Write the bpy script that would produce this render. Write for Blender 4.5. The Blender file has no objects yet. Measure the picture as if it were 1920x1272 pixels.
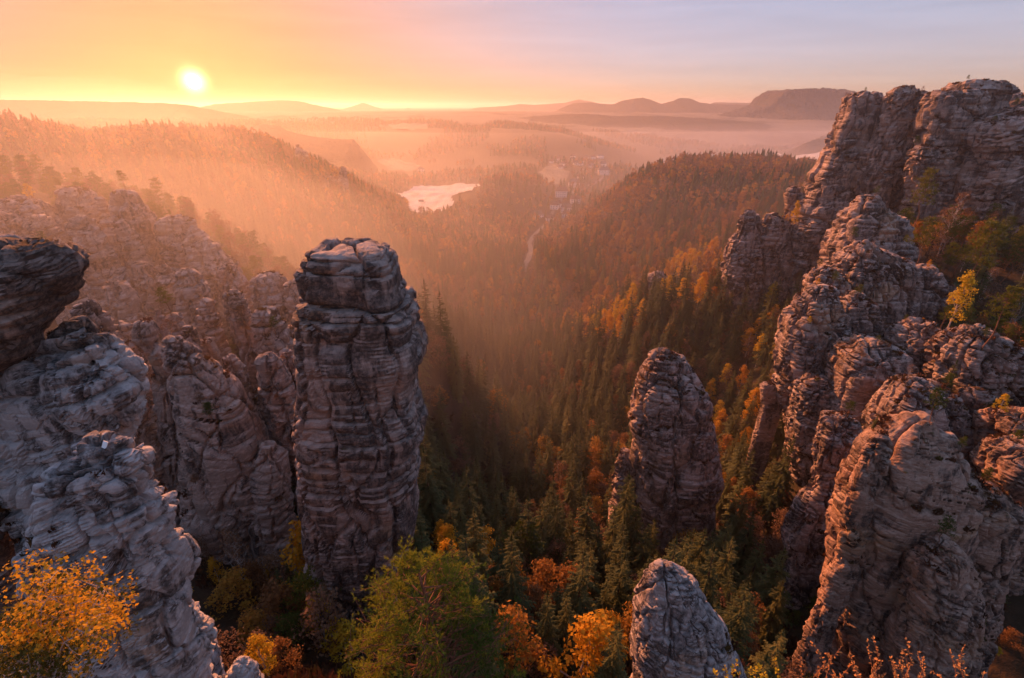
import bpy, math, random, time
import numpy as np
from mathutils import Vector
from mathutils.bvhtree import BVHTree
T0 = time.time()
R = math.radians
SC = bpy.context.scene
COL = SC.collection
rng = np.random.default_rng(7)
random.seed(7)

# ------------------------------------------------------------------ camera
CAMZ = 200.0
FPX = 920.0                      # focal length in photo pixels (1920 wide)
PITCH = math.atan((636 - 200) / FPX)
CP, SP = math.cos(PITCH), math.sin(PITCH)
cam = bpy.data.cameras.new('camera')
cam.sensor_width = 36.0
cam.lens = FPX / 1920 * 36.0
cam.clip_start = 0.1
cam.clip_end = 300000.0
camo = bpy.data.objects.new('camera', cam)
camo.location = (0, 0, CAMZ)
camo.rotation_euler = (math.pi / 2 - PITCH, 0, 0)
COL.objects.link(camo)
SC.camera = camo

# ------------------------------------------------------------------ sky, sun, exposure
SUN_AZ = R(-29.9)                # from +Y towards +X
SUN_EL = R(2.0)
LAMP_EL = R(25.0)
world = bpy.data.worlds.new('World')
SC.world = world
world.use_nodes = True
wn, wl = world.node_tree.nodes, world.node_tree.links
bg = wn['Background']
sky = wn.new('ShaderNodeTexSky')
sky.sky_type = 'NISHITA'
sky.sun_disc = False
sky.sun_elevation = R(3.0)
sky.sun_rotation = SUN_AZ
sky.altitude = 300
sky.air_density = 1.0
sky.dust_density = 1.0
sky.ozone_density = 3.0
gam = wn.new('ShaderNodeGamma'); gam.inputs[1].default_value = 0.24     # a soft, evenly lit dawn sky
hsv = wn.new('ShaderNodeHueSaturation'); hsv.inputs['Saturation'].default_value = 1.8
wl.new(sky.outputs[0], gam.inputs[0]); wl.new(gam.outputs[0], hsv.inputs['Color']); tint = wn.new('ShaderNodeMix'); tint.data_type = 'RGBA'; tint.blend_type = 'MULTIPLY'; tint.inputs[0].default_value = 1.0; tint.inputs[7].default_value = (1.08, 0.86, 1.04, 1)
wl.new(hsv.outputs[0], tint.inputs[6]); pass
# bright aureole round the sun and faint cloud streaks near the horizon
tc = wn.new('ShaderNodeTexCoord'); nrm_ = wn.new('ShaderNodeVectorMath'); nrm_.operation = 'NORMALIZE'; wl.new(tc.outputs['Generated'], nrm_.inputs[0])
dt = wn.new('ShaderNodeVectorMath'); dt.operation = 'DOT_PRODUCT'; wl.new(nrm_.outputs[0], dt.inputs[0])
dt.inputs[1].default_value = (math.sin(SUN_AZ) * math.cos(SUN_EL), math.cos(SUN_AZ) * math.cos(SUN_EL), math.sin(SUN_EL))
def wmath(op, a_, b_):
    q = wn.new('ShaderNodeMath'); q.operation = op
    for k, v_ in enumerate((a_, b_)):
        if isinstance(v_, (int, float)): q.inputs[k].default_value = v_
        else: wl.new(v_, q.inputs[k])
    return q.outputs[0]
one_m = wmath('SUBTRACT', dt.outputs['Value'], 1.0)
g1 = wmath('MULTIPLY', wmath('POWER', 2.71828, wmath('MULTIPLY', one_m, 12000.0)), 12.0)
g2 = wmath('MULTIPLY', wmath('POWER', 2.71828, wmath('MULTIPLY', one_m, 90.0)), 0.4)
def wscale(col_, f_):
    q = wn.new('ShaderNodeVectorMath'); q.operation = 'SCALE'; q.inputs[0].default_value = col_; wl.new(f_, q.inputs['Scale']); return q.outputs[0]
def wadd(a_, b_):
    q = wn.new('ShaderNodeVectorMath'); q.operation = 'ADD'; wl.new(a_, q.inputs[0]); wl.new(b_, q.inputs[1]); return q.outputs[0]
mp_ = wn.new('ShaderNodeMapping'); mp_.inputs['Scale'].default_value = (3.0, 3.0, 42.0); wl.new(nrm_.outputs[0], mp_.inputs[0])
cn = wn.new('ShaderNodeTexNoise'); cn.inputs['Scale'].default_value = 1.3; cn.inputs['Detail'].default_value = 5; cn.inputs['Distortion'].default_value = 0.6; wl.new(mp_.outputs[0], cn.inputs['Vector'])
cr_ = wn.new('ShaderNodeMapRange'); cr_.inputs[1].default_value = 0.35; cr_.inputs[2].default_value = 0.7; cr_.inputs[3].default_value = 0.95; cr_.inputs[4].default_value = 1.05; wl.new(cn.outputs[0], cr_.inputs[0])
g3 = wmath('POWER', 2.71828, wmath('MULTIPLY', one_m, 9.0))       # the low air round the sun is redder
red = wn.new('ShaderNodeMix'); red.data_type = 'RGBA'; red.blend_type = 'MULTIPLY'; wl.new(g3, red.inputs[0]); wl.new(tint.outputs[2], red.inputs[6]); red.inputs[7].default_value = (0.86, 0.52, 0.27, 1)
sky_sum = wadd(wadd(red.outputs[2], wscale((1.0, 0.80, 0.30), g1)), wscale((1.0, 0.50, 0.12), g2))
cs = wn.new('ShaderNodeVectorMath'); cs.operation = 'SCALE'; wl.new(sky_sum, cs.inputs[0]); wl.new(cr_.outputs[0], cs.inputs['Scale'])
wl.new(cs.outputs[0], bg.inputs[0])
bg.inputs[1].default_value = 0.078
sun = bpy.data.lights.new('sun_lamp', 'SUN')
sun.energy = 1.34
sun.angle = R(3.0)
sun.color = (1.0, 0.36, 0.13)
suno = bpy.data.objects.new('sun_lamp', sun)
sd = Vector((math.sin(SUN_AZ) * math.cos(LAMP_EL), math.cos(SUN_AZ) * math.cos(LAMP_EL), math.sin(LAMP_EL)))
suno.rotation_euler = (-sd).to_track_quat('-Z', 'Y').to_euler()
suno.location = (0, 0, 400)
COL.objects.link(suno)
vs = SC.view_settings
vs.view_transform = 'Standard'
vs.look = 'None'
vs.gamma = 1.0
vs.use_curve_mapping = False
vs.exposure = 2.88
SC.cycles.use_denoising = True
SC.cycles.max_bounces = 6
SC.cycles.diffuse_bounces = 3
SC.cycles.volume_bounces = 3
SC.cycles.transparent_max_bounces = 8
SC.cycles.sample_clamp_indirect = 4.0

# ------------------------------------------------------------------ pixel <-> world
def P(px, py, Y):
    """world point on the photo ray (px,py) at forward distance Y"""
    x = (px - 960) / FPX
    u = (636 - py) / FPX
    wy = CP + u * SP
    wz = u * CP - SP
    t = Y / wy
    return np.array((x * t, Y, CAMZ + wz * t))

def proj(p):
    p = np.atleast_2d(p)
    dy, dz = p[:, 1], p[:, 2] - CAMZ
    f = dy * CP - dz * SP
    u = dy * SP + dz * CP
    f = np.where(f > 0.01, f, 0.01)
    return np.stack((960 + FPX * p[:, 0] / f, 636 - FPX * u / f, f), 1)

# ------------------------------------------------------------------ noise
U = np.uint32
def _hi(ix, iy, iz, seed=0):
    n = ix.astype(U) * U(374761393) + iy.astype(U) * U(668265263) + iz.astype(U) * U(1274126177) + U((seed * 974634599) & 0xffffffff)
    n = (n ^ (n >> U(13))) * U(1103515245)
    n = (n ^ (n >> U(15))) * U(668265263)
    return n ^ (n >> U(14))
def _h(ix, iy, iz, seed=0):
    return (_hi(ix, iy, iz, seed) & U(0xffffff)).astype(np.float32) / np.float32(0xffffff)

def vnoise(p, seed=0):
    i = np.floor(p).astype(np.int32)
    f = (p - i).astype(np.float32)
    f = f * f * f * (f * (f * 6 - 15) + 10)
    x, y, z = i[:, 0], i[:, 1], i[:, 2]
    fx, fy, fz = f[:, 0], f[:, 1], f[:, 2]
    def L(dy, dz):
        a = _h(x, y + dy, z + dz, seed); b = _h(x + 1, y + dy, z + dz, seed)
        return a + (b - a) * fx
    a = L(0, 0); a = a + (L(1, 0) - a) * fy
    b = L(0, 1); b = b + (L(1, 1) - b) * fy
    return (a + (b - a) * fz) * 2 - 1

def fbm(p, octs=3, seed=0, gain=0.5):
    s = 0; a = 1; t = 0
    for o in range(octs):
        s = s + a * vnoise(p * (2.03 ** o) + o * 17.3, seed + o); t += a; a *= gain
    return s / t

def voro(p, seed=0):
    """3-D Voronoi: F1, F2 and a random number for the nearest cell"""
    i = np.floor(p).astype(np.int32); fr = (p - i).astype(np.float32)
    f1 = np.full(len(p), 81.0, np.float32); f2 = f1.copy(); idr = np.zeros(len(p), np.float32)
    for dx in (-1, 0, 1):
        for dy in (-1, 0, 1):
            for dz in (-1, 0, 1):
                h = _hi(i[:, 0] + dx, i[:, 1] + dy, i[:, 2] + dz, seed)
                ax = (h & U(1023)).astype(np.float32) * (0.8 / 1023); ay = ((h >> U(10)) & U(1023)).astype(np.float32) * (0.8 / 1023); az_ = ((h >> U(20)) & U(1023)).astype(np.float32) * (0.8 / 1023)
                d = (dx + 0.1 + ax - fr[:, 0]) ** 2 + (dy + 0.1 + ay - fr[:, 1]) ** 2 + (dz + 0.1 + az_ - fr[:, 2]) ** 2
                m = d < f1
                f2 = np.where(m, f1, np.minimum(f2, d)); idr = np.where(m, (ax + ay * 0.7) * (1 / 1.36), idr); f1 = np.where(m, d, f1)
    f1, f2 = np.sqrt(f1), np.sqrt(f2)
    return f1, f2, idr

# ------------------------------------------------------------------ mesh / object helpers
def mesh_np(name, verts, faces, mats=(), midx=None, smooth=False):
    """faces: (n,3) or (n,4) int array, or list of such arrays"""
    me = bpy.data.meshes.new(name)
    if not isinstance(faces, list): faces = [faces]
    faces = [np.asarray(f, dtype=np.int32) for f in faces if len(f)]
    verts = np.asarray(verts, dtype=np.float32)
    me.vertices.add(len(verts)); me.vertices.foreach_set('co', verts.ravel())
    tot = sum(f.size for f in faces); nf = sum(len(f) for f in faces)
    me.loops.add(tot); me.polygons.add(nf)
    me.loops.foreach_set('vertex_index', np.concatenate([f.ravel() for f in faces]))
    sizes = np.concatenate([np.full(len(f), f.shape[1], dtype=np.int32) for f in faces])
    st = np.zeros(nf, dtype=np.int32); st[1:] = np.cumsum(sizes)[:-1]
    me.polygons.foreach_set('loop_start', st)
    try: me.polygons.foreach_set('loop_total', sizes)
    except Exception: pass
    for m in mats: me.materials.append(m)
    if midx is not None: me.polygons.foreach_set('material_index', np.asarray(midx, dtype=np.int32))
    me.polygons.foreach_set('use_smooth', np.full(nf, bool(smooth)))
    me.update(calc_edges=True)
    return me

def link(name, me, parent=None, loc=None):
    o = bpy.data.objects.new(name, me)
    COL.objects.link(o)
    if parent is not None: o.parent = parent
    if loc is not None: o.location = loc
    return o

def empty(name, loc=(0, 0, 0)):
    o = bpy.data.objects.new(name, None)
    o.empty_display_size = 1.0
    o.location = loc
    COL.objects.link(o)
    return o

def tag(o, label=None, cat=None, group=None, kind=None):
    if label: o['label'] = label
    if cat: o['category'] = cat
    if group: o['group'] = group
    if kind: o['kind'] = kind
    return o

# ------------------------------------------------------------------ materials
def new_mat(name):
    m = bpy.data.materials.new(name); m.use_nodes = True
    n, l = m.node_tree.nodes, m.node_tree.links
    b = n['Principled BSDF']
    b.inputs['Specular IOR Level'].default_value = 0.2
    return m, n, l, b

def ramp(n, stops):
    r = n.new('ShaderNodeValToRGB'); e = r.color_ramp.elements
    while len(e) < len(stops): e.new(0.5)
    for k, (p, c) in enumerate(stops):
        e[k].position = p; e[k].color = (*c, 1)
    return r

def nz(n, l, vec, scale, detail=4, rough=0.55, dist=0.0):
    t = n.new('ShaderNodeTexNoise'); t.inputs['Scale'].default_value = scale
    t.inputs['Detail'].default_value = detail; t.inputs['Roughness'].default_value = rough
    t.inputs['Distortion'].default_value = dist
    if vec is not None: l.new(vec, t.inputs['Vector'])
    return t

def mathn(n, l, op, a, b=None, clamp=False):
    m = n.new('ShaderNodeMath'); m.operation = op; m.use_clamp = clamp
    for k, v in enumerate((a, b)):
        if v is None: continue
        if isinstance(v, (int, float)): m.inputs[k].default_value = v
        else: l.new(v, m.inputs[k])
    return m.outputs[0]

def mixc(n, l, fac, a, b, mode='MIX'):
    m = n.new('ShaderNodeMix'); m.data_type = 'RGBA'; m.blend_type = mode
    for sock, v in ((m.inputs[0], fac), (m.inputs[6], a), (m.inputs[7], b)):
        if isinstance(v, (int, float)): sock.default_value = v
        elif isinstance(v, tuple): sock.default_value = (*v, 1)
        else: l.new(v, sock)
    return m.outputs[2]

def mapping(n, l, vec, scale, rot=(0, 0, 0)):
    mp = n.new('ShaderNodeMapping'); mp.inputs['Scale'].default_value = scale
    mp.inputs['Rotation'].default_value = rot
    l.new(vec, mp.inputs['Vector']); return mp.outputs[0]

def rock_mat(name, fs=1.0, tilt=(0, 0, 0), dark=0.5, heath=0.5, ochre=0.3, pale=(0.57, 0.45, 0.39), mid=(0.30, 0.21, 0.17)):
    """weathered sandstone: black patina, pale beds, ochre scars, heather and lichen on flat tops; fs = feature size"""
    m, n, l, b = new_mat(name)
    pos = n.new('ShaderNodeNewGeometry').outputs['Position']
    nor = n.new('ShaderNodeNewGeometry').outputs['Normal']
    s = 1.0 / fs
    warp = nz(n, l, pos, 0.25 * s, 3)
    vadd = n.new('ShaderNodeVectorMath'); vadd.operation = 'MULTIPLY_ADD'
    l.new(warp.outputs['Color'], vadd.inputs[0]); vadd.inputs[1].default_value = (2.2 * fs,) * 3; l.new(pos, vadd.inputs[2])
    wp = vadd.outputs[0]
    beds = nz(n, l, mapping(n, l, wp, (0.10 * s, 0.10 * s, 1.5 * s), tilt), 1.0, 5, 0.62)
    streak = nz(n, l, mapping(n, l, wp, (0.9 * s, 0.9 * s, 0.09 * s)), 1.0, 4, 0.6)
    patch = nz(n, l, pos, 0.16 * s, 5, 0.6, 0.4)
    speck = nz(n, l, pos, 2.6 * s, 5, 0.7)
    c1 = ramp(n, [(0.30, tuple(0.72 * v for v in mid)), (0.50, mid), (0.70, pale)])
    l.new(mathn(n, l, 'ADD', mathn(n, l, 'MULTIPLY', beds.outputs[0], 0.6), mathn(n, l, 'MULTIPLY', speck.outputs[0], 0.4)), c1.inputs[0])
    # ochre scars where the crust broke off
    osel = ramp(n, [(0.60 - 0.12 * ochre, (0, 0, 0)), (0.74 - 0.12 * ochre, (1, 1, 1))]); l.new(nz(n, l, pos, 0.10 * s, 4, 0.55, 0.6).outputs[0], osel.inputs[0])
    c2 = mixc(n, l, mathn(n, l, 'MULTIPLY', osel.outputs[0], 0.75), c1.outputs[0], (0.36, 0.215, 0.125))
    # black crust
    dsum = mathn(n, l, 'ADD', mathn(n, l, 'MULTIPLY', streak.outputs[0], 0.45), mathn(n, l, 'MULTIPLY', patch.outputs[0], 0.55))
    dsel = ramp(n, [(0.56 - 0.16 * dark, (0, 0, 0)), (0.61 - 0.14 * dark, (1, 1, 1))]); l.new(dsum, dsel.inputs[0])
    dspk = ramp(n, [(0.34, (0.35, 0.35, 0.35)), (0.56, (1, 1, 1))]); l.new(speck.outputs[0], dspk.inputs[0])
    dm = mathn(n, l, 'MULTIPLY', mathn(n, l, 'MULTIPLY', dsel.outputs[0], dspk.outputs[0]), 0.92)
    c3 = mixc(n, l, dm, c2, (0.042, 0.034, 0.032))
    # rain-washed pale tops of the beds
    sep = n.new('ShaderNodeSeparateXYZ'); l.new(nor, sep.inputs[0])
    up = ramp(n, [(0.25, (0, 0, 0)), (0.75, (1, 1, 1))]); l.new(sep.outputs[2], up.inputs[0])
    psel = ramp(n, [(0.35, (0, 0, 0)), (0.6, (1, 1, 1))]); l.new(nz(n, l, pos, 0.7 * s, 4, 0.65).outputs[0], psel.inputs[0])
    c4 = mixc(n, l, mathn(n, l, 'MULTIPLY', mathn(n, l, 'MULTIPLY', up.outputs[0], psel.outputs[0]), 0.65), c3, pale)
    # heather, moss and dry grass in the flats
    hs = ramp(n, [(0.62 - 0.25 * heath, (0, 0, 0)), (0.74 - 0.25 * heath, (1, 1, 1))]); l.new(nz(n, l, pos, 0.22, 4, 0.6).outputs[0], hs.inputs[0])
    hu = ramp(n, [(0.55, (0, 0, 0)), (0.8, (1, 1, 1))]); l.new(sep.outputs[2], hu.inputs[0])
    hc = ramp(n, [(0.35, (0.030, 0.016, 0.009)), (0.55, (0.085, 0.036, 0.020)), (0.7, (0.075, 0.060, 0.018))]); l.new(nz(n, l, pos, 1.4, 3).outputs[0], hc.inputs[0])
    c5 = mixc(n, l, mathn(n, l, 'MULTIPLY', hs.outputs[0], hu.outputs[0]), c4, hc.outputs[0])
    l.new(c5, b.inputs['Base Color'])
    b.inputs['Roughness'].default_value = 0.9
    # relief finer than the mesh
    fine = nz(n, l, mapping(n, l, wp, (0.5 * s, 0.5 * s, 3.2 * s), tilt), 1.0, 6, 0.7)
    h = mathn(n, l, 'ADD', mathn(n, l, 'MULTIPLY', fine.outputs[0], 0.6), mathn(n, l, 'MULTIPLY', speck.outputs[0], 0.4))
    grit = nz(n, l, pos, 9.0 * s, 4, 0.75)
    vo = n.new('ShaderNodeTexVoronoi'); vo.inputs['Scale'].default_value = 1.5 * s; l.new(mapping(n, l, wp, (1, 1, 1.7)), vo.inputs['Vector'])
    pm = ramp(n, [(0.52, (0, 0, 0)), (0.62, (1, 1, 1))]); l.new(nz(n, l, pos, 0.13 * s, 3).outputs[0], pm.inputs[0])
    pits = mathn(n, l, 'MULTIPLY', mathn(n, l, 'MINIMUM', vo.outputs['Distance'], 0.45), pm.outputs[0])
    h = mathn(n, l, 'ADD', mathn(n, l, 'ADD', h, mathn(n, l, 'MULTIPLY', grit.outputs[0], 0.28)), mathn(n, l, 'MULTIPLY', pits, 0.9))
    bp = n.new('ShaderNodeBump'); bp.inputs['Strength'].default_value = 1.0; bp.inputs['Distance'].default_value = 0.36 * fs
    l.new(h, bp.inputs['Height']); l.new(bp.outputs[0], b.inputs['Normal'])
    return m

def leaf_mat(name, stops, trans=0.35, rough=0.75):
    """foliage: colour from per-tree random plus small noise; thin-leaf translucency"""
    m, n, l, b = new_mat(name)
    oi = n.new('ShaderNodeObjectInfo')
    pos = n.new('ShaderNodeNewGeometry').outputs['Position']
    no = nz(n, l, pos, 1.1, 3)
    f = mathn(n, l, 'ADD', mathn(n, l, 'MULTIPLY', oi.outputs['Random'], 0.72), mathn(n, l, 'MULTIPLY', mathn(n, l, 'SUBTRACT', no.outputs[0], 0.3), 0.7), clamp=True)
    r = ramp(n, stops); l.new(f, r.inputs[0])
    l.new(r.outputs[0], b.inputs['Base Color']); b.inputs['Roughness'].default_value = rough
    tr = n.new('ShaderNodeBsdfTranslucent'); l.new(r.outputs[0], tr.inputs[0])
    mx = n.new('ShaderNodeMixShader'); mx.inputs[0].default_value = trans
    l.new(b.outputs[0], mx.inputs[1]); l.new(tr.outputs[0], mx.inputs[2])
    l.new(mx.outputs[0], n['Material Output'].inputs[0])
    return m

def plain_mat(name, c, rough=0.8, var=0.25, scale=3.0, bump=0.0):
    m, n, l, b = new_mat(name)
    pos = n.new('ShaderNodeNewGeometry').outputs['Position']
    no = nz(n, l, pos, scale, 4, 0.6)
    r = ramp(n, [(0.3, tuple(v * (1 - var) for v in c)), (0.7, tuple(min(1, v * (1 + var)) for v in c))])
    l.new(no.outputs[0], r.inputs[0]); l.new(r.outputs[0], b.inputs['Base Color'])
    b.inputs['Roughness'].default_value = rough
    if bump:
        bp = n.new('ShaderNodeBump'); bp.inputs['Distance'].default_value = bump
        l.new(no.outputs[0], bp.inputs['Height']); l.new(bp.outputs[0], b.inputs['Normal'])
    return m

MAT = {}
MAT['spruce'] = leaf_mat('spruce_needles', [(0.0, (0.052, 0.064, 0.022)), (0.5, (0.092, 0.102, 0.034)), (1.0, (0.150, 0.140, 0.042))], 0.35)
MAT['pine'] = leaf_mat('pine_needles', [(0.0, (0.055, 0.085, 0.016)), (0.5, (0.10, 0.125, 0.020)), (1.0, (0.20, 0.18, 0.026))], 0.3)
MAT['autumn'] = leaf_mat('autumn_leaves', [(0.0, (0.17, 0.085, 0.045)), (0.35, (0.26, 0.12, 0.040)), (0.6, (0.38, 0.17, 0.030)), (0.8, (0.42, 0.23, 0.030)), (1.0, (0.22, 0.18, 0.040))], 0.4)
MAT['gold'] = leaf_mat('golden_leaves', [(0.0, (0.52, 0.22, 0.018)), (0.5, (0.62, 0.35, 0.024)), (1.0, (0.52, 0.40, 0.032))], 0.4)
MAT['brownleaf'] = leaf_mat('brown_leaves', [(0.0, (0.14, 0.080, 0.052)), (0.5, (0.21, 0.115, 0.065)), (1.0, (0.26, 0.15, 0.085))], 0.35)
MAT['bark'] = plain_mat('bark', (0.075, 0.050, 0.038), 0.95, 0.4, 6, 0.03)
MAT['pinebark'] = plain_mat('pine_bark', (0.20, 0.095, 0.055), 0.95, 0.4, 5, 0.03)
MAT['birchbark'] = plain_mat('birch_bark', (0.42, 0.37, 0.33), 0.9, 0.5, 7, 0.01)
MAT['heather'] = leaf_mat('heather', [(0.0, (0.045, 0.020, 0.012)), (0.5, (0.115, 0.045, 0.022)), (1.0, (0.10, 0.075, 0.020))], 0.2)

# ------------------------------------------------------------------ terrain
# control points: (photo x, photo y of the canopy or ground, forward distance, canopy height to take off)
GP = [(1235,556,236,-4),(1200,600,200,-18),(950,1000,70,-18),(1110,1225,34,-13),(1430,1150,40,-20),(1160,960,85,-20),(960,740,220,-20),(880,860,120,-20),
 (850,600,330,-20),(750,500,420,-18),(950,560,420,-15),(990,480,600,0),(1040,460,620,-10),(1110,560,380,-18),(1250,480,350,-18),
 (1300,560,240,-18),(1400,660,165,-15),(1400,800,130,-18),(1440,900,92,-15),(1470,1030,70,-18),(1440,1090,56,-17),(1550,1240,45,-15),
 (1200,318,640,-16),(1250,303,700,-16),(1400,300,750,-16),(1520,312,760,-16),(1130,380,620,-15),(1060,440,580,-15),(1350,400,480,-16),
 (1430,548,200,-6),(1360,520,215,-10),(1800,420,150,-10),(1850,560,110,-12),(1750,560,115,-10),(1900,290,185,0),(1680,620,108,-8),(1495,850,98,-5),
 (1840,860,70,-8),(1900,1000,58,-10),(1900,1200,46,-12),(1700,430,150,-10),(1650,440,165,-14),
 (400,980,58,-6),(450,1100,45,-6),(500,1000,60,-6),(300,930,75,-5),
 (60,300,150,-10),(150,340,138,-8),(240,365,132,-6),(330,400,130,-8),(420,475,126,-8),(500,520,122,-9),(560,545,118,-10),
 (0,225,480,-12),(100,240,480,-12),(170,262,490,-12),(250,243,500,-12),(350,247,520,-12),(420,275,560,-12),(500,262,650,-12),(580,300,650,-12),
 (650,335,660,-12),(780,400,650,-15),(300,380,350,-15),(550,420,420,-15),(150,330,400,-15),(650,480,430,-15),
 (760,365,1000,0),(900,350,1050,0),(830,395,850,0),(740,352,1080,0),(960,345,900,-15),(900,400,800,-15),(980,400,850,-15),
 (1050,400,850,0),(1080,350,1100,0),(1080,300,1500,0),(1140,310,1400,0),(1000,300,1300,-12),(760,310,1500,0),(700,320,1300,-8),
 (870,240,2000,-10),(700,245,2000,-10),(600,250,1800,-10),(870,215,3600,0),(1050,250,1700,-10),(1100,222,3500,0),(1300,222,3500,-8),(1180,255,2600,0),
 (1300,275,2400,0),(1250,297,2000,0),(1450,292,2000,0),(1480,280,2300,0),(1530,262,2200,-10),(1450,240,3000,-10),(1700,240,3000,0),
 (500,240,1500,-10),(200,235,1500,-10),(0,240,1400,-10),(850,208,8000,0),(200,210,6000,0),(1500,210,7000,0),(960,203,20000,0),(300,203,20000,0),(1700,203,20000,0)]
ctrl = [(*(P(a, b, Y)[:2]), P(a, b, Y)[2] + dz) for a, b, Y, dz in GP]
ctrl += [(-5, 19, 160), (-2, 10, 158), (-14, 36, 138), (8, 12, 140), (-25, 48, 130), (12, 22, 136), (-15, 14, 172), (-18, 22, 160), (25, 20, 130),
         (-100, 240, 112), (-190, 250, 132), (-40, 250, 84), (-20, 130, 118), (-45, 160, 120), (5, 170, 72), (20, 120, 88), (-10, 90, 105), (-17, 55, 126),
         (220, 1000, 28), (420, 1050, 34), (560, 1200, 28)]
ctrl = np.array(ctrl)
def _uv(x, y):
    r = np.hypot(x, y); a = np.arctan2(x, np.maximum(y, 1e-3) if np.isscalar(y) else y)
    return np.clip(a, -R(58), R(58)) * 1.15, np.log(np.clip(r, 9.0, 26000.0))
_cu, _cv = _uv(ctrl[:, 0], ctrl[:, 1])
_c2 = 0.10 ** 2
_A = np.sqrt((_cu[:, None] - _cu[None]) ** 2 + (_cv[:, None] - _cv[None]) ** 2 + _c2)
_M = np.zeros((len(ctrl) + 1,) * 2)
_M[:-1, :-1] = -_A + 0.0 * np.eye(len(ctrl)); _M[-1, :-1] = 1; _M[:-1, -1] = 1
_W = np.linalg.solve(_M, np.append(ctrl[:, 2], 0))

RIVER_Z = 24.0
RIVER = [(1150, 312), (1200, 300), (1290, 294), (1400, 290), (1540, 292), (1700, 300), (1700, 308), (1400, 303), (1300, 312), (1220, 325), (1170, 335)]
def on_plane(px, py, z):
    d = P(px, py, 1.0) - np.array((0, 0, CAMZ)); t = (z - CAMZ) / d[2]; return d * t + np.array((0, 0, CAMZ))
RIVXY = np.array([on_plane(a, b, RIVER_Z)[:2] for a, b in RIVER])

def poly_sd(x, y, poly):
    """signed distance to a polygon, negative inside"""
    d = np.full(len(x), 1e9); ins = np.zeros(len(x), bool)
    n = len(poly)
    for i in range(n):
        a, b = poly[i], poly[(i + 1) % n]
        e = b - a; wx, wy = x - a[0], y - a[1]
        t = np.clip((wx * e[0] + wy * e[1]) / (e @ e), 0, 1)
        d = np.minimum(d, np.hypot(wx - e[0] * t, wy - e[1] * t))
        c = ((a[1] > y) != (b[1] > y)) & (x < (b[0] - a[0]) * (y - a[1]) / (b[1] - a[1] + 1e-12) + a[0])
        ins ^= c
    return np.where(ins, -d, d)

def ground(x, y):
    x = np.atleast_1d(np.asarray(x, float)); y = np.atleast_1d(np.asarray(y, float))
    out = np.empty(len(x))
    for s in range(0, len(x), 40000):
        xs, ys = x[s:s + 40000], y[s:s + 40000]
        u, v = _uv(xs, ys)
        z = -np.sqrt((u[:, None] - _cu) ** 2 + (v[:, None] - _cv) ** 2 + _c2) @ _W[:-1] + _W[-1]
        r = np.hypot(xs, ys)
        p = np.stack((xs, ys, np.zeros_like(xs)), 1)
        a = np.clip(r / 60.0, 0.3, 6.0)
        z = z + a * (0.9 * fbm(p / 30.0, 2, 5)) + np.clip((r - 500) / 800, 0, 1) * 9 * fbm(p / 260.0, 3, 9) * np.clip(1.6 - r / 9000, 0.5, 1)
        sd_ = poly_sd(xs, ys, RIVXY)
        k = np.clip((40 - sd_) / 160.0, 0, 1)
        z = z * (1 - k) + np.minimum(z, RIVER_Z - 2.5) * k
        z = np.where((sd_ > -5) & (sd_ < 900), np.maximum(z, np.where(sd_ > 10, RIVER_Z + 0.6, z)), z)
        out[s:s + 40000] = z
    return out

def hit(px, py, y0=20.0, y1=9000.0):
    """where the photo ray meets the ground"""
    Y = np.exp(np.linspace(math.log(y0), math.log(y1), 700))
    q = np.array([P(px, py, v) for v in Y])
    below = np.where(q[:, 2] < ground(q[:, 0], q[:, 1]))[0]
    return q[below[0]] if len(below) else q[-1]

az = np.concatenate((np.linspace(-180, -66, 24)[:-1], np.linspace(-66, 66, 430), np.linspace(66, 180, 24)[1:]))
rr = np.exp(np.linspace(math.log(2.0), math.log(29000.0), 330))
AZ, RR = np.meshgrid(np.radians(az), rr)
gx, gy = (RR * np.sin(AZ)).ravel(), (RR * np.cos(AZ)).ravel()
gz = ground(gx, gy)
na, nr = len(az), len(rr)
idx = np.arange(na * nr).reshape(nr, na)
gf = np.stack((idx[:-1, :-1], idx[:-1, 1:], idx[1:, 1:], idx[1:, :-1]), -1).reshape(-1, 4)[:, ::-1]
gv = np.stack((gx, gy, gz), 1)

m, n, l, b = new_mat('forest_ground')
pos = n.new('ShaderNodeNewGeometry').outputs['Position']
t1 = nz(n, l, pos, 0.0035, 5, 0.6, 0.5); t2 = nz(n, l, pos, 0.05, 5, 0.65); t3 = nz(n, l, pos, 0.6, 4, 0.65)
c1 = ramp(n, [(0.35, (0.030, 0.026, 0.014)), (0.5, (0.060, 0.038, 0.022)), (0.65, (0.036, 0.036, 0.016))]); l.new(t2.outputs[0], c1.inputs[0])
c2 = ramp(n, [(0.40, (0, 0, 0)), (0.50, (1, 1, 1))]); l.new(t1.outputs[0], c2.inputs[0])
# far beyond the trees that are built one by one the ground itself carries woods and meadows
far = n.new('ShaderNodeVectorMath'); far.operation = 'LENGTH'; l.new(pos, far.inputs[0])
fr = n.new('ShaderNodeMapRange'); fr.inputs[1].default_value = 2300; fr.inputs[2].default_value = 2900; l.new(far.outputs['Value'], fr.inputs[0])
mead = mixc(n, l, mathn(n, l, 'MULTIPLY', c2.outputs[0], fr.outputs[0]), c1.outputs[0], (0.14, 0.12, 0.085))
l.new(mixc(n, l, t3.outputs[0], mead, (0.5, 0.5, 0.5), 'OVERLAY'), b.inputs['Base Color'])
b.inputs['Roughness'].default_value = 1.0
bp = n.new('ShaderNodeBump'); bp.inputs['Distance'].default_value = 0.5; l.new(t3.outputs[0], bp.inputs['Height']); l.new(bp.outputs[0], b.inputs['Normal'])
MAT['ground'] = m
tag(link('ground', mesh_np('ground', gv, gf, [m], smooth=True)), kind='structure')

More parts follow.
